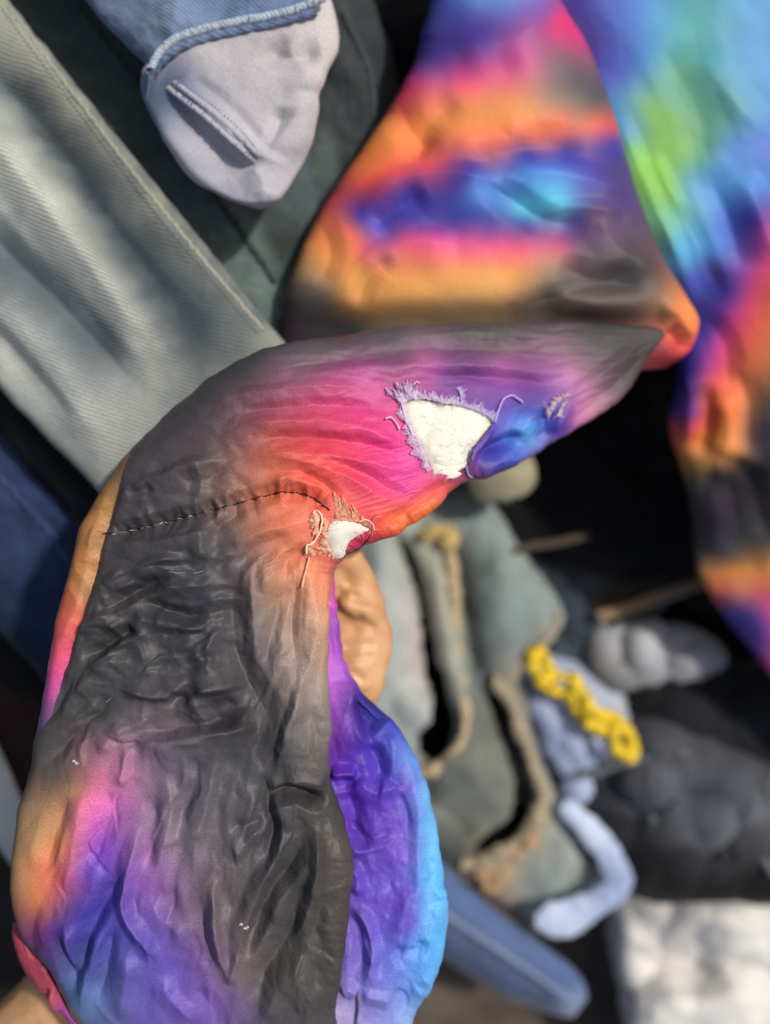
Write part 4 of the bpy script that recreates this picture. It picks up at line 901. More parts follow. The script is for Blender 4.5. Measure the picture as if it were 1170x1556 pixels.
BIG = [
    # right flap edge, long folds beside it
    ([(470, 850), (478, 950), (462, 1020), (445, 1085), (424, 1175)], 16, 9, 16, 3), ([(455, 860), (444, 950), (450, 1010), (442, 1040)], -17, 8, 9, 3), ([(380, 850), (386, 950), (398, 1030)], 13, 14, 10, 3),
    ([(432, 880), (412, 960), (400, 1030)], -15, 8, 10, 3), ([(358, 860), (350, 950), (358, 1000), (378, 1045), (405, 1085), (425, 1120)], -26, 14, 14, 4), ([(412, 850), (405, 920), (392, 980)], 9, 8, 8, 2.5),
    ([(490, 860), (490, 960), (485, 1060), (490, 1180)], 10, 10, 10, 3), ([(462, 1060), (480, 1110), (496, 1160)], -12, 6, 10, 3), ([(440, 1100), (470, 1150), (495, 1185)], 8, 8, 8, 3),
    ([(458, 1030), (437, 1095), (418, 1180)], 20, 44, 4, 1.5), ([(480, 1238), (476, 1330), (455, 1415), (432, 1452)], 18, 34, 4.5, 1.5), ([(520, 1220), (524, 1320), (516, 1440), (512, 1556)], 10, 5, 9, 1.5),
    # roll across the flap and the pocket of shade left of it
    ([(404, 1222), (425, 1205), (450, 1202), (480, 1212), (500, 1214)], -34, 5, 9, 2.5), ([(430, 1190), (460, 1186), (500, 1196)], 20, 16, 9, 4), ([(410, 1226), (440, 1222), (500, 1228)], 12, 5, 20, 3), ([(400, 1170), (408, 1230), (414, 1262), (410, 1292), (392, 1335)], -32, 6, 10, 3),
    ([(380, 1190), (400, 1230), (402, 1280), (380, 1330)], 12, 20, 5, 3),
    ([(425, 1255), (416, 1300), (395, 1350), (375, 1400), (350, 1490)], 24, 8, 9, 1.5), ([(468, 1250), (445, 1310), (405, 1370), (385, 1415), (352, 1495)], -26, 8, 12, 3),
    ([(478, 1255), (474, 1340), (452, 1420), (438, 1440)], 18, 9, 26, 4), ([(462, 1300), (452, 1380), (440, 1430), (405, 1480), (385, 1560)], -26, 12, 14, 4), ([(445, 1445), (455, 1490), (485, 1540)], 14, 10, 14, 4), ([(430, 1455), (420, 1500), (395, 1560)], 14, 12, 14, 4),
    ([(510, 1230), (512, 1340), (506, 1450), (505, 1556)], 10, 14, 10, 4), ([(494, 1350), (478, 1400), (496, 1450)], -8, 7, 9, 3),
    # crossing folds in the middle
    ([(196, 1124), (240, 1126), (290, 1116), (340, 1108), (396, 1105)], 30, 4.5, 24, 2), ([(196, 1108), (250, 1112), (310, 1098), (380, 1090)], -16, 16, 8, 3),
    ([(288, 1052), (330, 1045), (378, 1040)], 20, 22, 4.5, 2), ([(290, 1052), (302, 1080), (320, 1108)], 14, 8, 16, 3), ([(178, 1048), (220, 1054), (262, 1054), (292, 1024)], 20, 20, 4.5, 2), ([(255, 1060), (275, 1062), (292, 1066)], -12, 6, 8, 2),
    ([(215, 932), (240, 938), (275, 950), (322, 957)], 18, 5, 18, 2), ([(200, 962), (212, 946), (222, 930)], 12, 6, 10, 2), ([(230, 960), (268, 966), (322, 960)], -12, 6, 8, 2), ([(120, 1006), (160, 982), (198, 960), (216, 954)], -22, 8, 5, 2), ([(128, 1020), (170, 990), (205, 968), (240, 958)], 16, 5, 22, 2),
    ([(110, 1060), (150, 1020), (190, 985)], 10, 8, 12, 3), ([(66, 1170), (100, 1128), (140, 1090), (175, 1060)], -14, 6, 7, 2), ([(60, 1110), (84, 1070), (112, 1030)], -12, 6, 6, 2), ([(310, 1000), (322, 975), (345, 950)], 14, 5, 12, 2), ([(296, 985), (306, 1002), (330, 1004)], 12, 8, 8, 2), ([(325, 930), (346, 950), (352, 990)], 10, 8, 8, 2.5),
    ([(150, 930), (185, 912), (220, 890), (262, 878)], -18, 6, 7, 2), ([(130, 906), (190, 872), (255, 850), (305, 852)], 14, 5, 14, 2), ([(160, 890), (215, 864), (280, 858)], -12, 5, 7, 2), ([(210, 905), (240, 925), (290, 936), (330, 925)], -16, 6, 9, 2), ([(230, 888), (280, 892), (335, 884)], 10, 6, 10, 2),
    ([(190, 875), (240, 862), (290, 876), (320, 880)], 8, 5, 8, 2), ([(120, 960), (150, 940), (175, 928)], 12, 5, 12, 2), ([(170, 940), (180, 965), (195, 985)], 10, 8, 8, 2), ([(200, 1005), (260, 1000), (310, 1010)], 6, 18, 18, 6), ([(330, 1060), (360, 1075), (395, 1072)], -10, 7, 9, 3), ([(352, 1112), (378, 1075), (400, 1050)], 8, 7, 7, 3),
    # upper part
    ([(165, 765), (205, 742), (250, 725), (300, 704), (345, 700)], 16, 6, 16, 2.5), ([(190, 748), (225, 745), (238, 742)], -10, 5, 6, 2), ([(270, 730), (310, 728), (345, 712)], -8, 7, 8, 3), ([(300, 690), (305, 740), (300, 775)], 7, 7, 7, 3), ([(320, 815), (345, 790), (375, 778)], -12, 6, 8, 2.5), ([(310, 790), (306, 830), (310, 860)], 10, 9, 9, 3),
    ([(160, 822), (220, 826), (290, 812), (330, 800)], 14, 4, 24, 3), ([(330, 850), (370, 820), (430, 800), (480, 790)], 10, 8, 16, 3), ([(350, 870), (390, 830), (450, 812)], -9, 6, 9, 2.5), ([(420, 880), (440, 850), (470, 830)], -10, 5, 8, 2.5), ([(395, 900), (410, 860), (440, 835)], 9, 6, 9, 2.5),
    # fine pull lines running into the tears
    ([(300, 610), (400, 596), (500, 588), (600, 600)], 8, 6, 9, 2), ([(330, 632), (430, 618), (530, 616), (600, 628)], -7, 5, 7, 2), ([(330, 655), (430, 640), (530, 644), (612, 662)], 8, 5, 9, 2), ([(350, 678), (440, 664), (540, 672), (630, 695)], -7, 5, 7, 2),
    ([(360, 700), (450, 688), (540, 700), (640, 722)], 8, 5, 9, 2), ([(400, 690), (470, 705), (540, 730), (590, 770)], 7, 5, 8, 2), ([(440, 710), (490, 735), (520, 762)], -7, 5, 6, 2), ([(400, 730), (450, 728), (500, 745)], 6, 6, 8, 2), ([(480, 690), (540, 712), (600, 745), (640, 760)], -6, 5, 7, 2), ([(470, 655), (550, 655), (620, 680)], 6, 5, 7, 2),
    ([(430, 575), (540, 560), (680, 556), (860, 572)], 12, 12, 14, 4), ([(480, 545), (640, 530), (800, 530), (960, 548)], -8, 10, 12, 4), ([(420, 560), (520, 545), (620, 545)], -7, 8, 8, 3), ([(620, 570), (740, 572), (880, 590)], -10, 6, 8, 2), ([(840, 620), (910, 570), (985, 515)], 9, 6, 9, 2), ([(860, 650), (920, 600), (990, 530)], -10, 8, 8, 3),
    ([(690, 740), (650, 765), (600, 800), (560, 825)], 16, 10, 8, 3), ([(706, 728), (660, 748), (610, 785), (565, 806)], -14, 6, 6, 2), ([(750, 640), (735, 668), (712, 700), (708, 728)], 16, 4, 16, 2), ([(726, 700), (745, 682), (770, 668), (800, 660)], -20, 5, 7, 2), ([(712, 728), (755, 702), (800, 690)], 22, 10, 8, 3),
    ([(775, 668), (795, 650), (815, 620)], 14, 9, 9, 3), ([(820, 620), (830, 650), (815, 680)], -12, 7, 9, 2.5), ([(830, 660), (850, 640), (872, 610)], 12, 6, 8, 2),
    # lower left folds
    ([(215, 1250), (200, 1310), (190, 1372), (220, 1425), (246, 1472)], 22, 7, 10, 1.5), ([(196, 1300), (178, 1340), (150, 1385), (118, 1480), (108, 1524)], -22, 8, 10, 3), ([(160, 1385), (142, 1440), (128, 1500), (120, 1550)], 15, 7, 8, 2.5), ([(175, 1400), (160, 1470), (150, 1530)], -14, 7, 8, 2.5),
    ([(95, 1400), (105, 1440), (118, 1490)], 12, 8, 6, 2.5), ([(84, 1420), (95, 1460), (112, 1510)], -16, 6, 6, 2), ([(130, 1190), (120, 1240), (110, 1300), (96, 1380)], 12, 9, 12, 3), ([(190, 1180), (165, 1240), (140, 1330)], -9, 9, 10, 3), ([(110, 1200), (84, 1260), (66, 1330)], -10, 8, 9, 3), ([(250, 1170), (262, 1230), (250, 1290), (236, 1330)], 12, 6, 9, 2.5),
    ([(236, 1200), (232, 1260), (220, 1330)], -10, 7, 9, 3), ([(330, 1140), (320, 1200), (300, 1280), (290, 1340)], 11, 5, 12, 2.5), ([(300, 1180), (280, 1230), (262, 1260)], -8, 6, 8, 2.5), ([(245, 1285), (280, 1270), (310, 1255)], 8, 6, 6, 2.5), ([(325, 1320), (328, 1400), (345, 1495)], 19, 4, 10, 1.2), ([(300, 1350), (312, 1430), (338, 1492)], -10, 7, 9, 2.5), ([(375, 1440), (358, 1470), (345, 1500)], 12, 8, 6, 2.5),
    ([(345, 1330), (350, 1380), (380, 1362)], -6, 8, 8, 3), ([(350, 1310), (375, 1280), (400, 1250)], 12, 12, 6, 3), ([(345, 1260), (380, 1254), (398, 1240)], -8, 6, 6, 2.5), ([(260, 1340), (262, 1390), (250, 1440)], -8, 8, 9, 3), ([(225, 1360), (250, 1400), (290, 1430)], 8, 8, 12, 3), ([(240, 1480), (262, 1520), (300, 1556)], 10, 7, 10, 3), ([(200, 1440), (190, 1500), (180, 1556)], 9, 9, 9, 3),
    ([(285, 1500), (320, 1530), (330, 1570)], -8, 9, 9, 3), ([(150, 1150), (170, 1120), (200, 1100)], 10, 8, 12, 3), ([(205, 1130), (190, 1160), (180, 1200)], 10, 6, 9, 2.5),
    # side seam groove
    ([(196, 690), (162, 788), (142, 862), (126, 930), (101, 992), (84, 1052), (66, 1110)], -15, 5, 6, 2), ([(140, 880), (128, 940), (104, 1000)], 8, 4, 5, 2),
]
STITCH = [(152, 812), (200, 804), (262, 790), (310, 778), (352, 767), (400, 754), (432, 748), (468, 753), (502, 775)]
def fs_f(X, Y):
    x = X + 3.0 * fbm(X / 30, Y / 30, 301, 3); y = Y + 3.0 * fbm(X / 30, Y / 30, 302, 3)       # no fold runs quite straight
    h = 3.5 * fbm(x / 90, y / 90, 141, 2)
    for a in BIG: crease(h, x, y, *a, *([] if len(a) > 5 else [0.3]))
    crease(h, X, Y, STITCH, -17, 8, 8, 1.2, 0.1)
    q = smooth_path(STITCH, 60)
    rg = np.random.default_rng(5)
    for k in range(2, 58, 2):                        # puckers along the quilting line
        t = q[k + 1] - q[k - 1]; t = t / np.linalg.norm(t); nrm = np.array([-t[1], t[0]]); s = rg.uniform(10, 34)
        crease(h, X, Y, [tuple(q[k] - nrm * s + t * rg.normal(0, 8)), tuple(q[k]), tuple(q[k] + nrm * s * rg.uniform(.5, 1.2) + t * rg.normal(0, 9))], rg.uniform(2.5, 6) * rg.choice([-1, 1]), 3, 4, 0.6, 0.4)
    mid = reg(x, y, 90, 830, 350, 1120); low = reg(x, y, 40, 1130, 430, 1750); brown = reg(x, y, 370, 850, 520, 1150, 20); flp = reg(x, y, 430, 1210, 540, 1750, 15)
    pink = reg(x, y, 330, 570, 640, 780); top = reg(x, y, 380, 480, 1030, 590, 20); elb = reg(x, y, 120, 600, 380, 830)
    ridged(h, mid, x, y, ((13, -0.45, 95, 46, 401), (-10, 0.45, 80, 40, 402), (4, -0.25, 50, 22, 403)))
    ridged(h, low, x, y, ((-10, 1.75, 190, 52, 404), (7, 1.35, 140, 48, 405), (2, 1.9, 90, 24, 406), (-4, 0.6, 90, 60, 416)))
    ridged(h, brown, x, y, ((-9, 1.75, 160, 28, 407), (4, 1.6, 90, 16, 408)))
    ridged(h, flp, x, y, ((5, 1.3, 80, 40, 409), (-3, 0.8, 50, 28, 410)))
    fan = lambda a, b_: (b_ - 610) / 300.0
    ridged(h, pink, x, y, ((4, fan, 190, 18, 411), (-2.5, fan, 120, 11, 412)))
    ridged(h, top, x, y, ((-5, 0.0, 220, 22, 413), (2, 0.05, 120, 12, 417)))
    ridged(h, elb, x, y, ((6, -0.5, 95, 44, 414), (-4, 0.6, 75, 34, 415)))
    crushed(h, mid, X, Y, ((4.5, -0.4, 56, 28, 511), (2.2, 0.3, 30, 16, 512), (1.0, -0.5, 15, 8, 541)))
    crushed(h, low, X, Y, ((3.2, 1.75, 130, 34, 513), (1.5, 1.4, 60, 22, 514), (0.6, 1.8, 24, 10, 542)))
    crushed(h, brown, X, Y, ((3, 1.75, 90, 16, 515), (1.6, 1.6, 40, 10, 516), (0.8, 1.9, 20, 6, 543)))
    crushed(h, flp, X, Y, ((3.5, 1.5, 50, 24, 517), (2, 1.0, 26, 14, 518), (0.9, 1.6, 14, 8, 544)))
    crushed(h, elb, X, Y, ((3.5, -0.45, 60, 30, 519), (1.8, 0.3, 30, 16, 520), (0.9, -0.4, 16, 9, 545)))
    crushed(h, pink, X, Y, ((1.6, 0.15, 90, 14, 521),)); crushed(h, top, X, Y, ((2.0, 0.02, 130, 18, 522),))
    random_creases(h, x, y, 40, (110, 830, 430, 1130), lambda a, b_: -0.35 + 0.8 * pnoise(a / 60, b_ / 60, 9), (30, 100), (2, 6), (3, 9), 151)
    random_creases(h, x, y, 45, (60, 1130, 510, 1556), lambda a, b_: 1.75 + 0.7 * pnoise(a / 70, b_ / 70, 10), (60, 150), (2, 5), (3, 8), 152)
    return h
TF = tube(FS, 1080, 460, 60, fs_f, puff=0.42, rough=4.5)
fcol = [(1000, 505, '#504746'), (900, 522, '#4d4546'), (700, 508, '#514348'), (500, 525, '#50464c'), (380, 560, '#463f43'), (300, 640, '#463f45'), (200, 740, '#494347'), (860, 568, '#b26aa0'), (760, 556, '#a85a96'), (650, 556, '#b25696'), (560, 566, '#b24a8e'), (450, 572, '#8a556e'), (600, 540, '#6a4c60'), (760, 534, '#6c5064'),
        (600, 620, '#d4307e'), (520, 600, '#ca427e'), (450, 602, '#b24a6e'), (395, 612, '#85485a'), (560, 680, '#e33776'), (620, 742, '#e3368e'), (500, 660, '#da3a5c'), (430, 660, '#ba4a4c'), (360, 662, '#744a4e'), (540, 740, '#e34256'), (480, 712, '#e54a40'), (420, 702, '#ca5c42'), (355, 722, '#855a50'), (300, 722, '#554a4c'), (660, 660, '#d83a86'), (650, 700, '#d84090'),
        (680, 590, 740, 590, '#783694'), (800, 604, '#563094'), (860, 622, '#76429e'), (640, 590, '#a83c8c'), (790, 640, '#487ada'), (803, 652, '#50a6ea'), (770, 702, '#4450c0'), (730, 690, '#4a3ca8'), (840, 652, '#4a40b0'), (745, 665, '#5240a8'), (882, 602, '#c27aa8'), (880, 640, '#ca72a8'), (930, 580, '#6a5360'), (960, 560, '#4d4546'), (832, 692, '#9a68a0'), (895, 660, '#86667a'),
        (650, 768, 600, 794, '#f26c30'), (692, 738, '#d2525a'), (560, 826, '#d22a4c'), (545, 832, '#ba2a5c'), (520, 762, '#f25a48'), (462, 772, '#e46a50'), (430, 800, '#da7250'), (484, 872, '#e28258'), (400, 762, '#c26a4c'), (352, 792, '#80625a'), (420, 872, '#bc7e60'), (378, 850, '#75605c'), (470, 922, '#c68e70'), (492, 930, '#d09270'),
        (400, 932, '#84726a'), (450, 982, '#a4897a'), (484, 1050, '#96857a'), (430, 1062, '#726864'), (400, 1002, '#6c6163'), (330, 902, '#403d45'), (250, 902, '#3e3c42'), (200, 1002, '#414043'), (300, 1002, '#403e43'), (350, 1082, '#3a383e'), (398, 1122, '#38363a'), (300, 820, '#474346'), (220, 850, '#434046'), (150, 1090, '#4c4a4c'),
        (472, 1100, '#7c7572'), (460, 1180, '#56514f'), (490, 1205, '#413e3b'), (480, 1300, '#474340'), (472, 1400, '#4b4745'), (492, 1500, '#464340'), (92, 1180, '#665448'), (112, 1202, '#ab7d58'), (82, 1262, '#c48a58'), (45, 1290, '#c48e5c'), (36, 1352, '#d28c5c'), (62, 1372, '#da7a4e'), (62, 1140, '#555150'), (58, 1210, '#8c6c56'), (102, 1282, '#da7a58'),
        (92, 1335, '#da6068'), (152, 1182, '#d27296'), (132, 1222, '#e2689e'), (172, 1150, '#b0708c'), (205, 1130, '#85667c'), (162, 1232, '#d268b8'), (142, 1282, '#a650c0'), (132, 1322, '#7647b8'), (122, 1382, '#5440a8'), (80, 1405, '#663886'), (56, 1418, '#78326c'), (112, 1450, '#444496'), (152, 1422, '#4f4ab0'), (172, 1352, '#5f49a8'),
        (202, 1290, '#865a9e'), (225, 1222, '#846484'), (255, 1160, '#6f6275'), (222, 1302, '#9862a8'), (232, 1352, '#8552a8'), (220, 1422, '#5f4eb0'), (260, 1482, '#6450b8'), (182, 1482, '#5a5aa6'), (126, 1528, '#5a84b4'), (170, 1548, '#6a68b0'), (330, 1522, '#7c5aa8'), (300, 1442, '#76548e'), (290, 1332, '#7a647c'),
        (322, 1252, '#655b64'), (342, 1402, '#6a5c64'), (362, 1482, '#706068'), (402, 1522, '#565058'), (330, 1182, '#55525a'), (402, 1182, '#47464b'), (250, 1240, '#7c6a7c'), (300, 1380, '#73606f'), (260, 1300, '#846a88'), (402, 1282, '#49474e'), (420, 1402, '#4a484b'), (282, 1112, '#655b62'), (240, 1085, '#5a525a'),
        (180, 800, '#454146'), (150, 900, '#454246'), (120, 1000, '#484648'), (240, 640, '#463f45'), (100, 1060, '#4c4a4c')]
# the print of the narrow side panel stops at its seam
SEAM = [(206, 664), (196, 690), (162, 788), (142, 862), (126, 930), (101, 992), (84, 1052), (62, 1112)]
side_poly = SEAM + [(-40, 1112), (-40, 660)]
col = paint(TF['x'], TF['y'], fcol, r=12, warp=7, wash=0.13, deep=0.10)
T1 = [(612, 614), (638, 604), (676, 612), (699, 614), (723, 621), (752, 638), (733, 660), (713, 684), (708, 705), (686, 721), (660, 719), (652, 702), (640, 680), (630, 659), (618, 635)]
T2p = [(507, 790), (514, 789), (538, 793), (564, 803), (550, 810), (530, 814), (524, 824), (519, 838), (505, 841), (501, 824), (496, 812)]
T3p = [(833, 622), (846, 608), (862, 602), (858, 618), (848, 632), (836, 634)]
xj = TF['x'] + 1.6 * pnoise(TF['x'] / 5, TF['y'] / 5, 5); yj = TF['y'] + 1.6 * pnoise(TF['x'] / 5, TF['y'] / 5, 8)
hole = (inpoly(xj, yj, T1) | inpoly(xj, yj, T2p) ) & TF['front']
fh = hole[TF['F']].any(1)
sp = inpoly(TF['x'], TF['y'], side_poly)
fsd = sp[TF['F']].sum(1) >= 2
FSO = put(TF, 'forearm_sleeve', 'satin', JK, col, (~fh) & (~fsd))
strip = [(215, 655, 180, 710, '#7a5c3c'), (150, 750, '#b07c40'), (132, 792, '#c88440'), (120, 852, '#d88646'), (108, 902, '#e67c46'), (94, 952, '#ec6258'), (82, 1002, '#ec5078'), (68, 1052, '#ca50a0'), (60, 1100, '#6a5480'), (150, 820, 128, 900, '#a87a50')]
put(TF, 'side_panel', 'satin', JK, paint(TF['x'], TF['y'], strip, r=10, warp=6), (~fh) & fsd)

# ---- under panel of the sleeve: purple to sky blue
UP = [(430, 830, 520, 836, .585, .006), (430, 870, 508, 872, .590, .010), (420, 930, 512, 930, .592, .014), (400, 1000, 524, 1000, .592, .018), (400, 1060, 545, 1045, .592, .020), (380, 1110, 598, 1095, .592, .022), (370, 1160, 634, 1155, .592, .024), (360, 1220, 655, 1220, .592, .026), (350, 1290, 669, 1290, .592, .027),
      (350, 1350, 676, 1350, .592, .028), (350, 1410, 680, 1405, .592, .028), (350, 1460, 670, 1462, .592, .028), (350, 1500, 655, 1500, .592, .028), (350, 1540, 634, 1536, .590, .027), (360, 1600, 620, 1600, .588, .026), (360, 1690, 600, 1690, .58, .024)]
UPB = [([(500, 920), (515, 960), (528, 1010)], -14, 5, 7, 2), ([(505, 880), (520, 960), (532, 1040)], 10, 5, 6, 2), ([(528, 1030), (536, 1080), (545, 1115), (560, 1140)], 22, 5, 26, 3), ([(532, 1060), (560, 1072), (590, 1100)], -26, 8, 18, 4), ([(560, 1130), (575, 1160), (585, 1190)], -14, 8, 8, 3), ([(590, 1110), (596, 1150), (590, 1190)], 10, 8, 8, 3), ([(575, 1195), (592, 1198), (602, 1188)], 12, 8, 8, 2),
       ([(498, 1176), (520, 1174), (545, 1176)], 18, 6, 10, 2.5), ([(500, 1190), (520, 1186), (545, 1190)], -14, 5, 8, 2), ([(545, 1178), (560, 1200), (590, 1205)], 10, 8, 12, 3), ([(525, 1200), (540, 1240), (530, 1270)], -14, 8, 8, 3), ([(520, 1285), (560, 1290), (605, 1275)], 12, 6, 10, 2.5), ([(525, 1262), (545, 1268), (560, 1290)], -12, 6, 7, 2.5), ([(530, 1310), (545, 1335), (535, 1360)], 12, 7, 8, 3), ([(540, 1290), (552, 1330), (545, 1350)], -9, 6, 7, 2.5),
       ([(530, 1370), (555, 1400), (565, 1440), (555, 1490), (540, 1505)], 15, 7, 9, 2.5), ([(520, 1380), (545, 1410), (552, 1450), (546, 1490)], -12, 6, 7, 2.5), ([(605, 1110), (630, 1200), (633, 1300), (629, 1390), (598, 1500)], 13, 9, 12, 3), ([(618, 1200), (620, 1290), (616, 1380)], -6, 8, 8, 3), ([(600, 1420), (612, 1380), (616, 1340)], 8, 7, 9, 3), ([(560, 1480), (600, 1450), (615, 1430)], -9, 7, 9, 3),
       ([(640, 1320), (660, 1350), (672, 1370)], 8, 8, 8, 3), ([(640, 1440), (652, 1410), (668, 1370)], 9, 6, 10, 3), ([(615, 1440), (635, 1445), (640, 1425)], -8, 5, 7, 2), ([(600, 1500), (620, 1530), (615, 1560)], -8, 8, 9, 3), ([(548, 1510), (575, 1515), (600, 1520)], 9, 5, 8, 2.5), ([(635, 1280), (655, 1320), (640, 1370)], -6, 9, 9, 3), ([(515, 1505), (530, 1500), (545, 1510)], 12, 6, 8, 2), ([(640, 1480), (650, 1500), (640, 1520)], 8, 6, 6, 2)]
def up_f(x, y):
    h = 4 * fbm(x / 50, y / 50, 161, 4)
    for a in UPB: crease(h, x, y, *a)
    random_creases(h, x, y, 30, (500, 1080, 680, 1556), lambda a, b_: 1.5 + 0.8 * pnoise(a / 40, b_ / 40, 14), (30, 90), (2, 5), (4, 9), 162)
    crushed(h, reg(x, y, 490, 1060, 720, 1750, 20), x, y, ((2.8, 1.5, 70, 28, 531), (1.5, 1.1, 36, 18, 532), (0.7, 1.7, 18, 9, 546)))
    ridged(h, reg(x, y, 500, 1090, 720, 1750, 20), x, y, ((-6, 1.5, 120, 40, 421), (4, 0.9, 80, 36, 422), (1.5, 1.7, 50, 18, 423)))
    return h
T = tube(UP, 560, 300, 40, up_f, puff=0.5, rough=5)
ucl = [(505, 860, '#c6489c'), (514, 950, '#8540b0'), (500, 930, '#c248b0'), (516, 1000, '#a850c0'), (520, 1050, '#9850c0'), (520, 1100, '#7c40b0'), (545, 1068, '#281c7c'), (565, 1092, '#28228c'), (600, 1112, '#4450c0'), (560, 1150, '#482ca8'), (620, 1150, '#5284d4'), (642, 1200, '#62a6e4'), (662, 1300, '#5aacec'), (672, 1400, '#56a5ec'), (642, 1482, '#5296e0'),  # dark indigo spots paint triangular shading into the fold
       (520, 1180, '#5426b0'), (560, 1222, '#5433b0'), (598, 1200, '#583fb8'), (615, 1282, '#6450c0'), (560, 1300, '#5a40b0'), (530, 1352, '#5437b0'), (560, 1402, '#6450b8'), (605, 1402, '#6250c8'), (600, 1500, '#6a7ad2'), (545, 1500, '#746ac0'), (520, 1532, '#a494c8'), (560, 1542, '#847ac8'), (610, 1545, '#8098da'), (640, 1340, '#58a2e6'), (645, 1260, '#60a4e4'), (622, 1200, 626, 1400, '#6656c6'), (638, 1210, 642, 1390, '#5c9ee4'), (590, 1340, '#6450c4'), (612, 1340, '#6a58c8'), (640, 1420, '#569ee6')]
UPO = put(T, 'under_panel', 'satin', JK, paint(T['x'], T['y'], ucl, r=6, warp=3))
TU = T
# closed zip at the cuff end
q = smooth_path([(541, 1508), (543, 1530), (540, 1556), (541, 1620)], 60); st = []
for k in range(0, 58, 2):
    z0 = surf_z(TU, q[k, 0], q[k, 1], 0.0004)[0]
    st.append((W([q[k, 0] - 3, q[k, 0] + 3], [q[k, 1], q[k, 1] + 1.2], [z0, z0]), 0.0007))
join_cords('zip', st, 'zip_metal', UPO, 5, 4)

# ---- red lining at the cuff
CF = [(18, 1400, 60, 1420, .600, .006), (21, 1432, 74, 1456, .598, .012), (34, 1472, 84, 1490, .596, .014), (56, 1502, 100, 1522, .594, .012), (84, 1532, 112, 1548, .592, .009), (112, 1566, 140, 1580, .59, .008), (160, 1640, 190, 1650, .585, .008)]
T = tube(CF, 140, 70, 14, folds([([(74, 1450), (60, 1440), (40, 1444)], -14, 8, 12, 4), ([(72, 1505), (80, 1520), (84, 1540)], 12, 5, 7, 2), ([(66, 1500), (74, 1525), (80, 1545)], -10, 4, 5, 2)], 2, 25, 171))
put(T, 'cuff_lining', 'satin', JK, paint(T['x'], T['y'], [(40, 1430, '#a03a50'), (30, 1460, '#b4485c'), (60, 1500, '#b04456'), (80, 1520, '#bc4a64'), (98, 1540, '#a8489a'), (70, 1460, '#7a2438')], r=9, warp=3))

# ---- black quilting thread
q = smooth_path(STITCH, 240); st = []
for k in range(0, 238, 4):
    jj = RNG.normal(0, 0.5, 2)
    pp = q[[k, k + 2, k + 4 if k + 4 < 240 else 239]] + jj
    st.append((W(pp[:, 0], pp[:, 1], surf_z(TF, pp[:, 0], pp[:, 1], 0.0005)), 0.00062 if k > 120 else 0.0005))
join_cords('quilting_stitches', st, 'black_thread', FSO, 6, 6)
q = smooth_path([(526, 842), (538, 838), (552, 828), (560, 818), (566, 804)], 60); st = []
for k in range(0, 56, 4):
    pp = q[[k, k + 1, k + 3]]; st.append((W(pp[:, 0], pp[:, 1], surf_z(TF, pp[:, 0], pp[:, 1], 0.0006)), 0.0005))
join_cords('edge_stitches', st, 'black_thread', FSO, 6, 5)
# pale scuffed stitch ends and loose fibres on the dark cloth
st = []
for a in ([(215, 803), (222, 800), (228, 801)], [(242, 797), (248, 793), (255, 795)], [(262, 791), (272, 788), (278, 789)], [(170, 812), (178, 811)], [(196, 806), (204, 806)], [(286, 785), (292, 783)]):
    P = np.array(a, float); st.append((W(P[:, 0], P[:, 1], surf_z(TF, P[:, 0], P[:, 1], 0.0006)), 0.00028))
for a in ([(256, 868), (270, 871), (282, 870)], [(293, 871), (302, 870), (309, 867)], [(114, 1158), (118, 1163)], [(115, 1163), (117, 1160)], [(366, 1406), (369, 1408)], [(372, 1412), (377, 1413)], [(398, 862), (412, 855), (424, 850)], [(404, 880), (420, 868)], [(392, 850), (410, 838)], [(160, 1068), (170, 1060)], [(446, 905), (444, 930)], [(441, 940), (440, 960)]):
    P = np.array(a, float); P = smooth_path(P, 4); st.append((W(P[:, 0], P[:, 1], surf_z(TF, P[:, 0], P[:, 1], 0.0005)), 0.00016))
o = join_cords('loose_fibres', st, 'white_thread', FSO, 5, 6); o['kind'] = 'stuff'
# two bits of lint
st = []
for (a, b_) in ((372, 1411), (375, 1409), (366, 1405), (116, 1160), (112, 1157)):
    z0 = surf_z(TF, a, b_, 0.0006)[0]; st.append((W([a - 3, a, a + 3], [b_ + 1, b_ - 1, b_ + 1], [z0, z0 + 0.0008, z0]), 0.0008))
o = join_cords('lint', st, 'white_thread', FSO, 6, 6); o['kind'] = 'stuff'

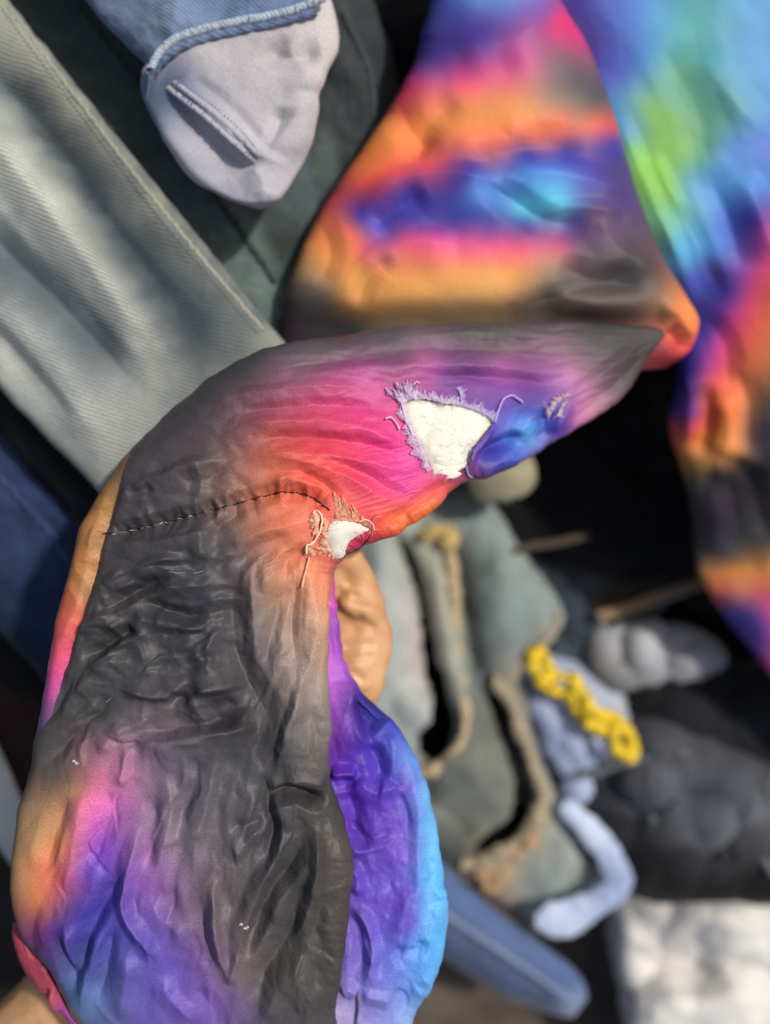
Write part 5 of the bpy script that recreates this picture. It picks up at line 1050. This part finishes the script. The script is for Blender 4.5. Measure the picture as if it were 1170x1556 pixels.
# ---- wadding that shows in the tears
def wad(poly, zoff, name, grow=16, lump=7, seed=181):
    c = np.mean(poly, 0)
    P = [tuple(c + (np.array(p) - c) * (1 + grow / max(20, np.linalg.norm(np.array(p) - c)))) for p in poly]
    zc = surf_z(TF, [p[0] for p in poly], [p[1] for p in poly]).mean()
    A = np.c_[[p[0] for p in poly], [p[1] for p in poly], np.ones(len(poly))]
    co, *_ = np.linalg.lstsq(A, surf_z(TF, A[:, 0], A[:, 1]), rcond=None)
    f = lambda x, y: co[0] * x + co[1] * y + co[2] + zoff
    def d(x, y):
        wx = x + 8 * pnoise(x / 20, y / 20, seed + 1); wy = y + 8 * pnoise(x / 20, y / 20, seed + 2)
        return lump * (0.8 * pnoise(wx / 46, wy / 30, seed) + 0.35 * np.abs(pnoise(wx / 30, wy / 17, seed + 4)) + 0.12 * pnoise(wx / 9, wy / 6, seed + 6)) + 5 * np.exp(-((x - c[0]) ** 2 + (y - c[1]) ** 2) / 900.0)
    rg = np.random.default_rng(seed); st = []
    P0 = np.array(poly, float); lo = P0.min(0); hi = P0.max(0)
    for k in range(900):
        q = rg.uniform(lo, hi)
        if len(st) > 90 or not inpoly(np.array([q[0]]), np.array([q[1]]), poly)[0]: continue
        ang = rg.uniform(0, np.pi); L = rg.uniform(5, 16); u = np.array([math.cos(ang), math.sin(ang)]); nn = np.array([-u[1], u[0]]) * rg.normal(0, 3)
        pp = np.array([q - u * L / 2, q + nn, q + u * L / 2]); zz = f(pp[:, 0], pp[:, 1]) + d(pp[:, 0], pp[:, 1]) * 0.00065 + 0.0003
        zz[1] += abs(rg.normal(0, 0.0005)); st.append((W(pp[:, 0], pp[:, 1], zz), 0.00007))
    fib = st
    ob = sheet(name, P, f, 'wadding', JK, (), 1.3, 0.004, None, d, 0.004, 8, 1.0)
    o = join_cords('wadding_fibres', fib, 'wadding', ob, 4, 6); o['kind'] = 'stuff'
    return ob
wad(T1, -0.0065, 'wadding', 4)
wad(T2p, -0.0036, 'wadding', 3, 4, 184)

# ---- frayed cloth round the tears
def flap(name, inner, outer, c0, c1, lift=0.0016, seed=1, n=90, m=20, amp=2.6, T=None):
    """a torn, curled strip between two drawn lines; inner rides on the cloth edge, outer rolls back over it"""
    T = T or TF
    A = smooth_path(inner, n); B = smooth_path(outer, n); t = np.linspace(0, 1, m)
    wv = np.clip(0.85 + 0.9 * pnoise(np.arange(n) / (n / 9.0), np.zeros(n), seed + 30) + 0.5 * pnoise(np.arange(n) / (n / 24.0), np.zeros(n), seed + 31), 0.15, 1.25)
    tt = wv[:, None] * t[None, :]                     # the strip is torn, so its width wanders
    x = A[:, None, 0] * (1 - tt) + B[:, None, 0] * tt; y = A[:, None, 1] * (1 - tt) + B[:, None, 1] * tt
    x = x + amp * 0.8 * pnoise(x / 6, y / 6, seed) ; y = y + amp * 0.8 * pnoise(x / 6, y / 6, seed + 3)
    zi = surf_z(T, A[:, 0], A[:, 1]); zo = surf_z(T, B[:, 0], B[:, 1])
    k = np.ones(9) / 9; zi = np.convolve(np.pad(zi, 4, 'edge'), k, 'valid'); zo = np.convolve(np.pad(zo, 4, 'edge'), k, 'valid')
    z = zi[:, None] * (1 - t) + zo[:, None] * t + lift + 0.0005 * np.sin(np.pi * t)[None, :] + 0.00042 * amp * (facet(x / 9, y / 7, seed + 5) + 0.6 * facet(x / 5, y / 4, seed + 9))
    P = W(x, y, z)
    cc = hexlin(c0)[None, None] * (1 - t)[None, :, None] + hexlin(c1)[None, None] * t[None, :, None]
    cc = cc * (1 + 0.15 * pnoise(x / 5, y / 5, seed + 12))[..., None]
    F = grid_faces(n, m, False)
    # ragged outer rim
    keep = np.ones((n, m), bool); rag = (m - 1 - np.abs(7.5 * pnoise(np.arange(n) / 2.6, np.arange(n) * 0.0, seed + 15))).astype(int)
    for i in range(n): keep[i, rag[i] + 1:] = False
    F = F[keep.reshape(-1)[F].all(1)]
    o = mesh_np(name, P.reshape(-1, 3), F, 'frayed_cloth', JK, np.clip(cc, 0, 1).reshape(-1, 3) * np.ones((n * m, 1)), P[..., :2].reshape(-1, 2))
    md = o.modifiers.new('thickness', 'SOLIDIFY'); md.thickness = 0.0003
    return o
flap('frayed_edge', [(614, 612), (622, 636), (634, 662), (645, 686), (656, 716)], [(598, 610), (606, 642), (614, 668), (628, 694), (646, 718)], '#e0cbe0', '#c79ac4', seed=3)
flap('frayed_edge', [(604, 606), (612, 614), (622, 608), (634, 603)], [(584, 598), (594, 584), (612, 576), (634, 582)], '#dccbe2', '#c4a6d0', seed=7, amp=4)
flap('frayed_edge', [(628, 606), (650, 607), (676, 613), (698, 616)], [(630, 590), (652, 594), (676, 598), (698, 600)], '#dccbe2', '#b893c8', seed=11)
flap('frayed_edge', [(696, 616), (710, 619), (730, 626), (752, 640)], [(700, 606), (716, 610), (736, 614), (758, 630)], '#cbc0e4', '#a792d0', seed=15, amp=2)
flap('frayed_edge', [(702, 614), (700, 604), (698, 596), (692, 590)], [(708, 610), (708, 600), (710, 590), (702, 586)], '#cfc0e2', '#b09ad4', seed=18, n=30)
flap('frayed_edge', [(834, 634), (840, 622), (852, 608), (866, 600)], [(826, 626), (834, 612), (848, 600), (868, 592)], '#e3cfc8', '#c9a0b8', seed=22, amp=4)
flap('frayed_edge', [(846, 632), (852, 620), (858, 610)], [(856, 636), (860, 622), (864, 606)], '#e8dcd0', '#b892b0', seed=25, n=30, amp=3)
flap('frayed_edge', [(510, 790), (530, 791), (548, 796), (565, 803)], [(504, 752), (514, 746), (532, 766), (562, 792)], '#e49a78', '#e8b394', seed=31, n=60, m=26, amp=2)
flap('frayed_edge', [(500, 792), (497, 806), (500, 824), (504, 840)], [(486, 780), (484, 806), (482, 826), (478, 842)], '#eec7a4', '#e2a27c', seed=35, n=60, amp=3)
flap('frayed_edge', [(486, 812), (484, 796), (486, 784), (478, 776)], [(476, 822), (473, 804), (472, 784), (478, 776)], '#f0cfae', '#e6ac86', seed=39, n=40, amp=3)
flap('frayed_edge', [(480, 820), (476, 832), (478, 842)], [(468, 824), (464, 836), (470, 846)], '#eec9a6', '#dfa07c', seed=42, n=30, amp=3)
flap('frayed_edge', [(501, 838), (510, 842), (520, 838)], [(498, 848), (508, 850), (518, 846)], '#f0dcc0', '#e2a880', seed=45, n=30, amp=2)
for pts, c, rr in (([(752, 641), (758, 622), (766, 606), (778, 601), (790, 608), (795, 612)], '#b8a2dc', .0008), ([(586, 636), (594, 634), (602, 642), (607, 652)], '#e2c2d8', .0006), ([(628, 584), (634, 580), (637, 582)], '#d8c0dc', .0005),
                   ([(476, 780), (480, 776), (488, 782), (489, 796), (484, 812), (474, 826), (466, 830), (466, 842)], '#f2d0b0', .0007), ([(470, 846), (466, 862), (461, 880), (459, 892)], '#e8bc98', .0006), ([(610, 612), (618, 640), (628, 662)], '#dcc4dc', .0007),
                   ([(496, 912), (500, 918), (492, 928)], '#f0d8d0', .0007), ([(545, 793), (556, 790), (566, 796), (568, 804)], '#eab49c', .0006), ([(560, 800), (572, 786), (578, 784)], '#e87a90', .0005), ([(708, 708), (712, 722), (720, 727)], '#a6a0dc', .0007)):
    P = smooth_path(np.array(pts, float), 24)
    cord('loose_thread', W(P[:, 0], P[:, 1], surf_z(TF, P[:, 0], P[:, 1], 0.0028)), rr, 'cotton', JK, 6, 40, 0.0001, c)

# fine threads fringing the tears
def fringe(path, n, length, color, seed, out=1):
    rg = np.random.default_rng(seed); Pp = smooth_path(np.array(path, float), 200); st = []
    c = Pp.mean(0)
    for k in range(n):
        i = rg.integers(2, 197); t = Pp[i + 2] - Pp[i - 2]; t = t / (np.linalg.norm(t) + 1e-9); nn = np.array([-t[1], t[0]])
        if (Pp[i] - c) @ nn < 0: nn = -nn
        L = rg.uniform(*length) * (1 if rg.random() < 0.6 else -0.6) * out
        a = Pp[i] + rg.normal(0, 1.5, 2); e = a + nn * L + t * rg.normal(0, 5); mdl = (a + e) / 2 + t * rg.normal(0, 3)
        pp = np.array([a, mdl, e]); zz = surf_z(TF, pp[:, 0], pp[:, 1], 0.0012); zz[1] += abs(rg.normal(0.0008, 0.0006)); zz[2] += abs(rg.normal(0.0003, 0.0004))
        st.append((W(pp[:, 0], pp[:, 1], zz), rg.uniform(0.00008, 0.00016)))
    o = join_cords('fringe', st, 'cotton', JK, 4, 7, color); o['kind'] = 'stuff'
fringe(T1[:5] + T1[5:6], 45, (5, 15), '#dcc6e0', 61)
fringe([T1[0]] + T1[::-1][:6], 50, (5, 16), '#e0c4d8', 62)
fringe(T1[5:9], 16, (3, 9), '#9c98dc', 63)
fringe(T2p + T2p[:1], 60, (4, 13), '#efc8a8', 64)
fringe(T3p + T3p[:1], 30, (3, 10), '#e6cdd4', 65)
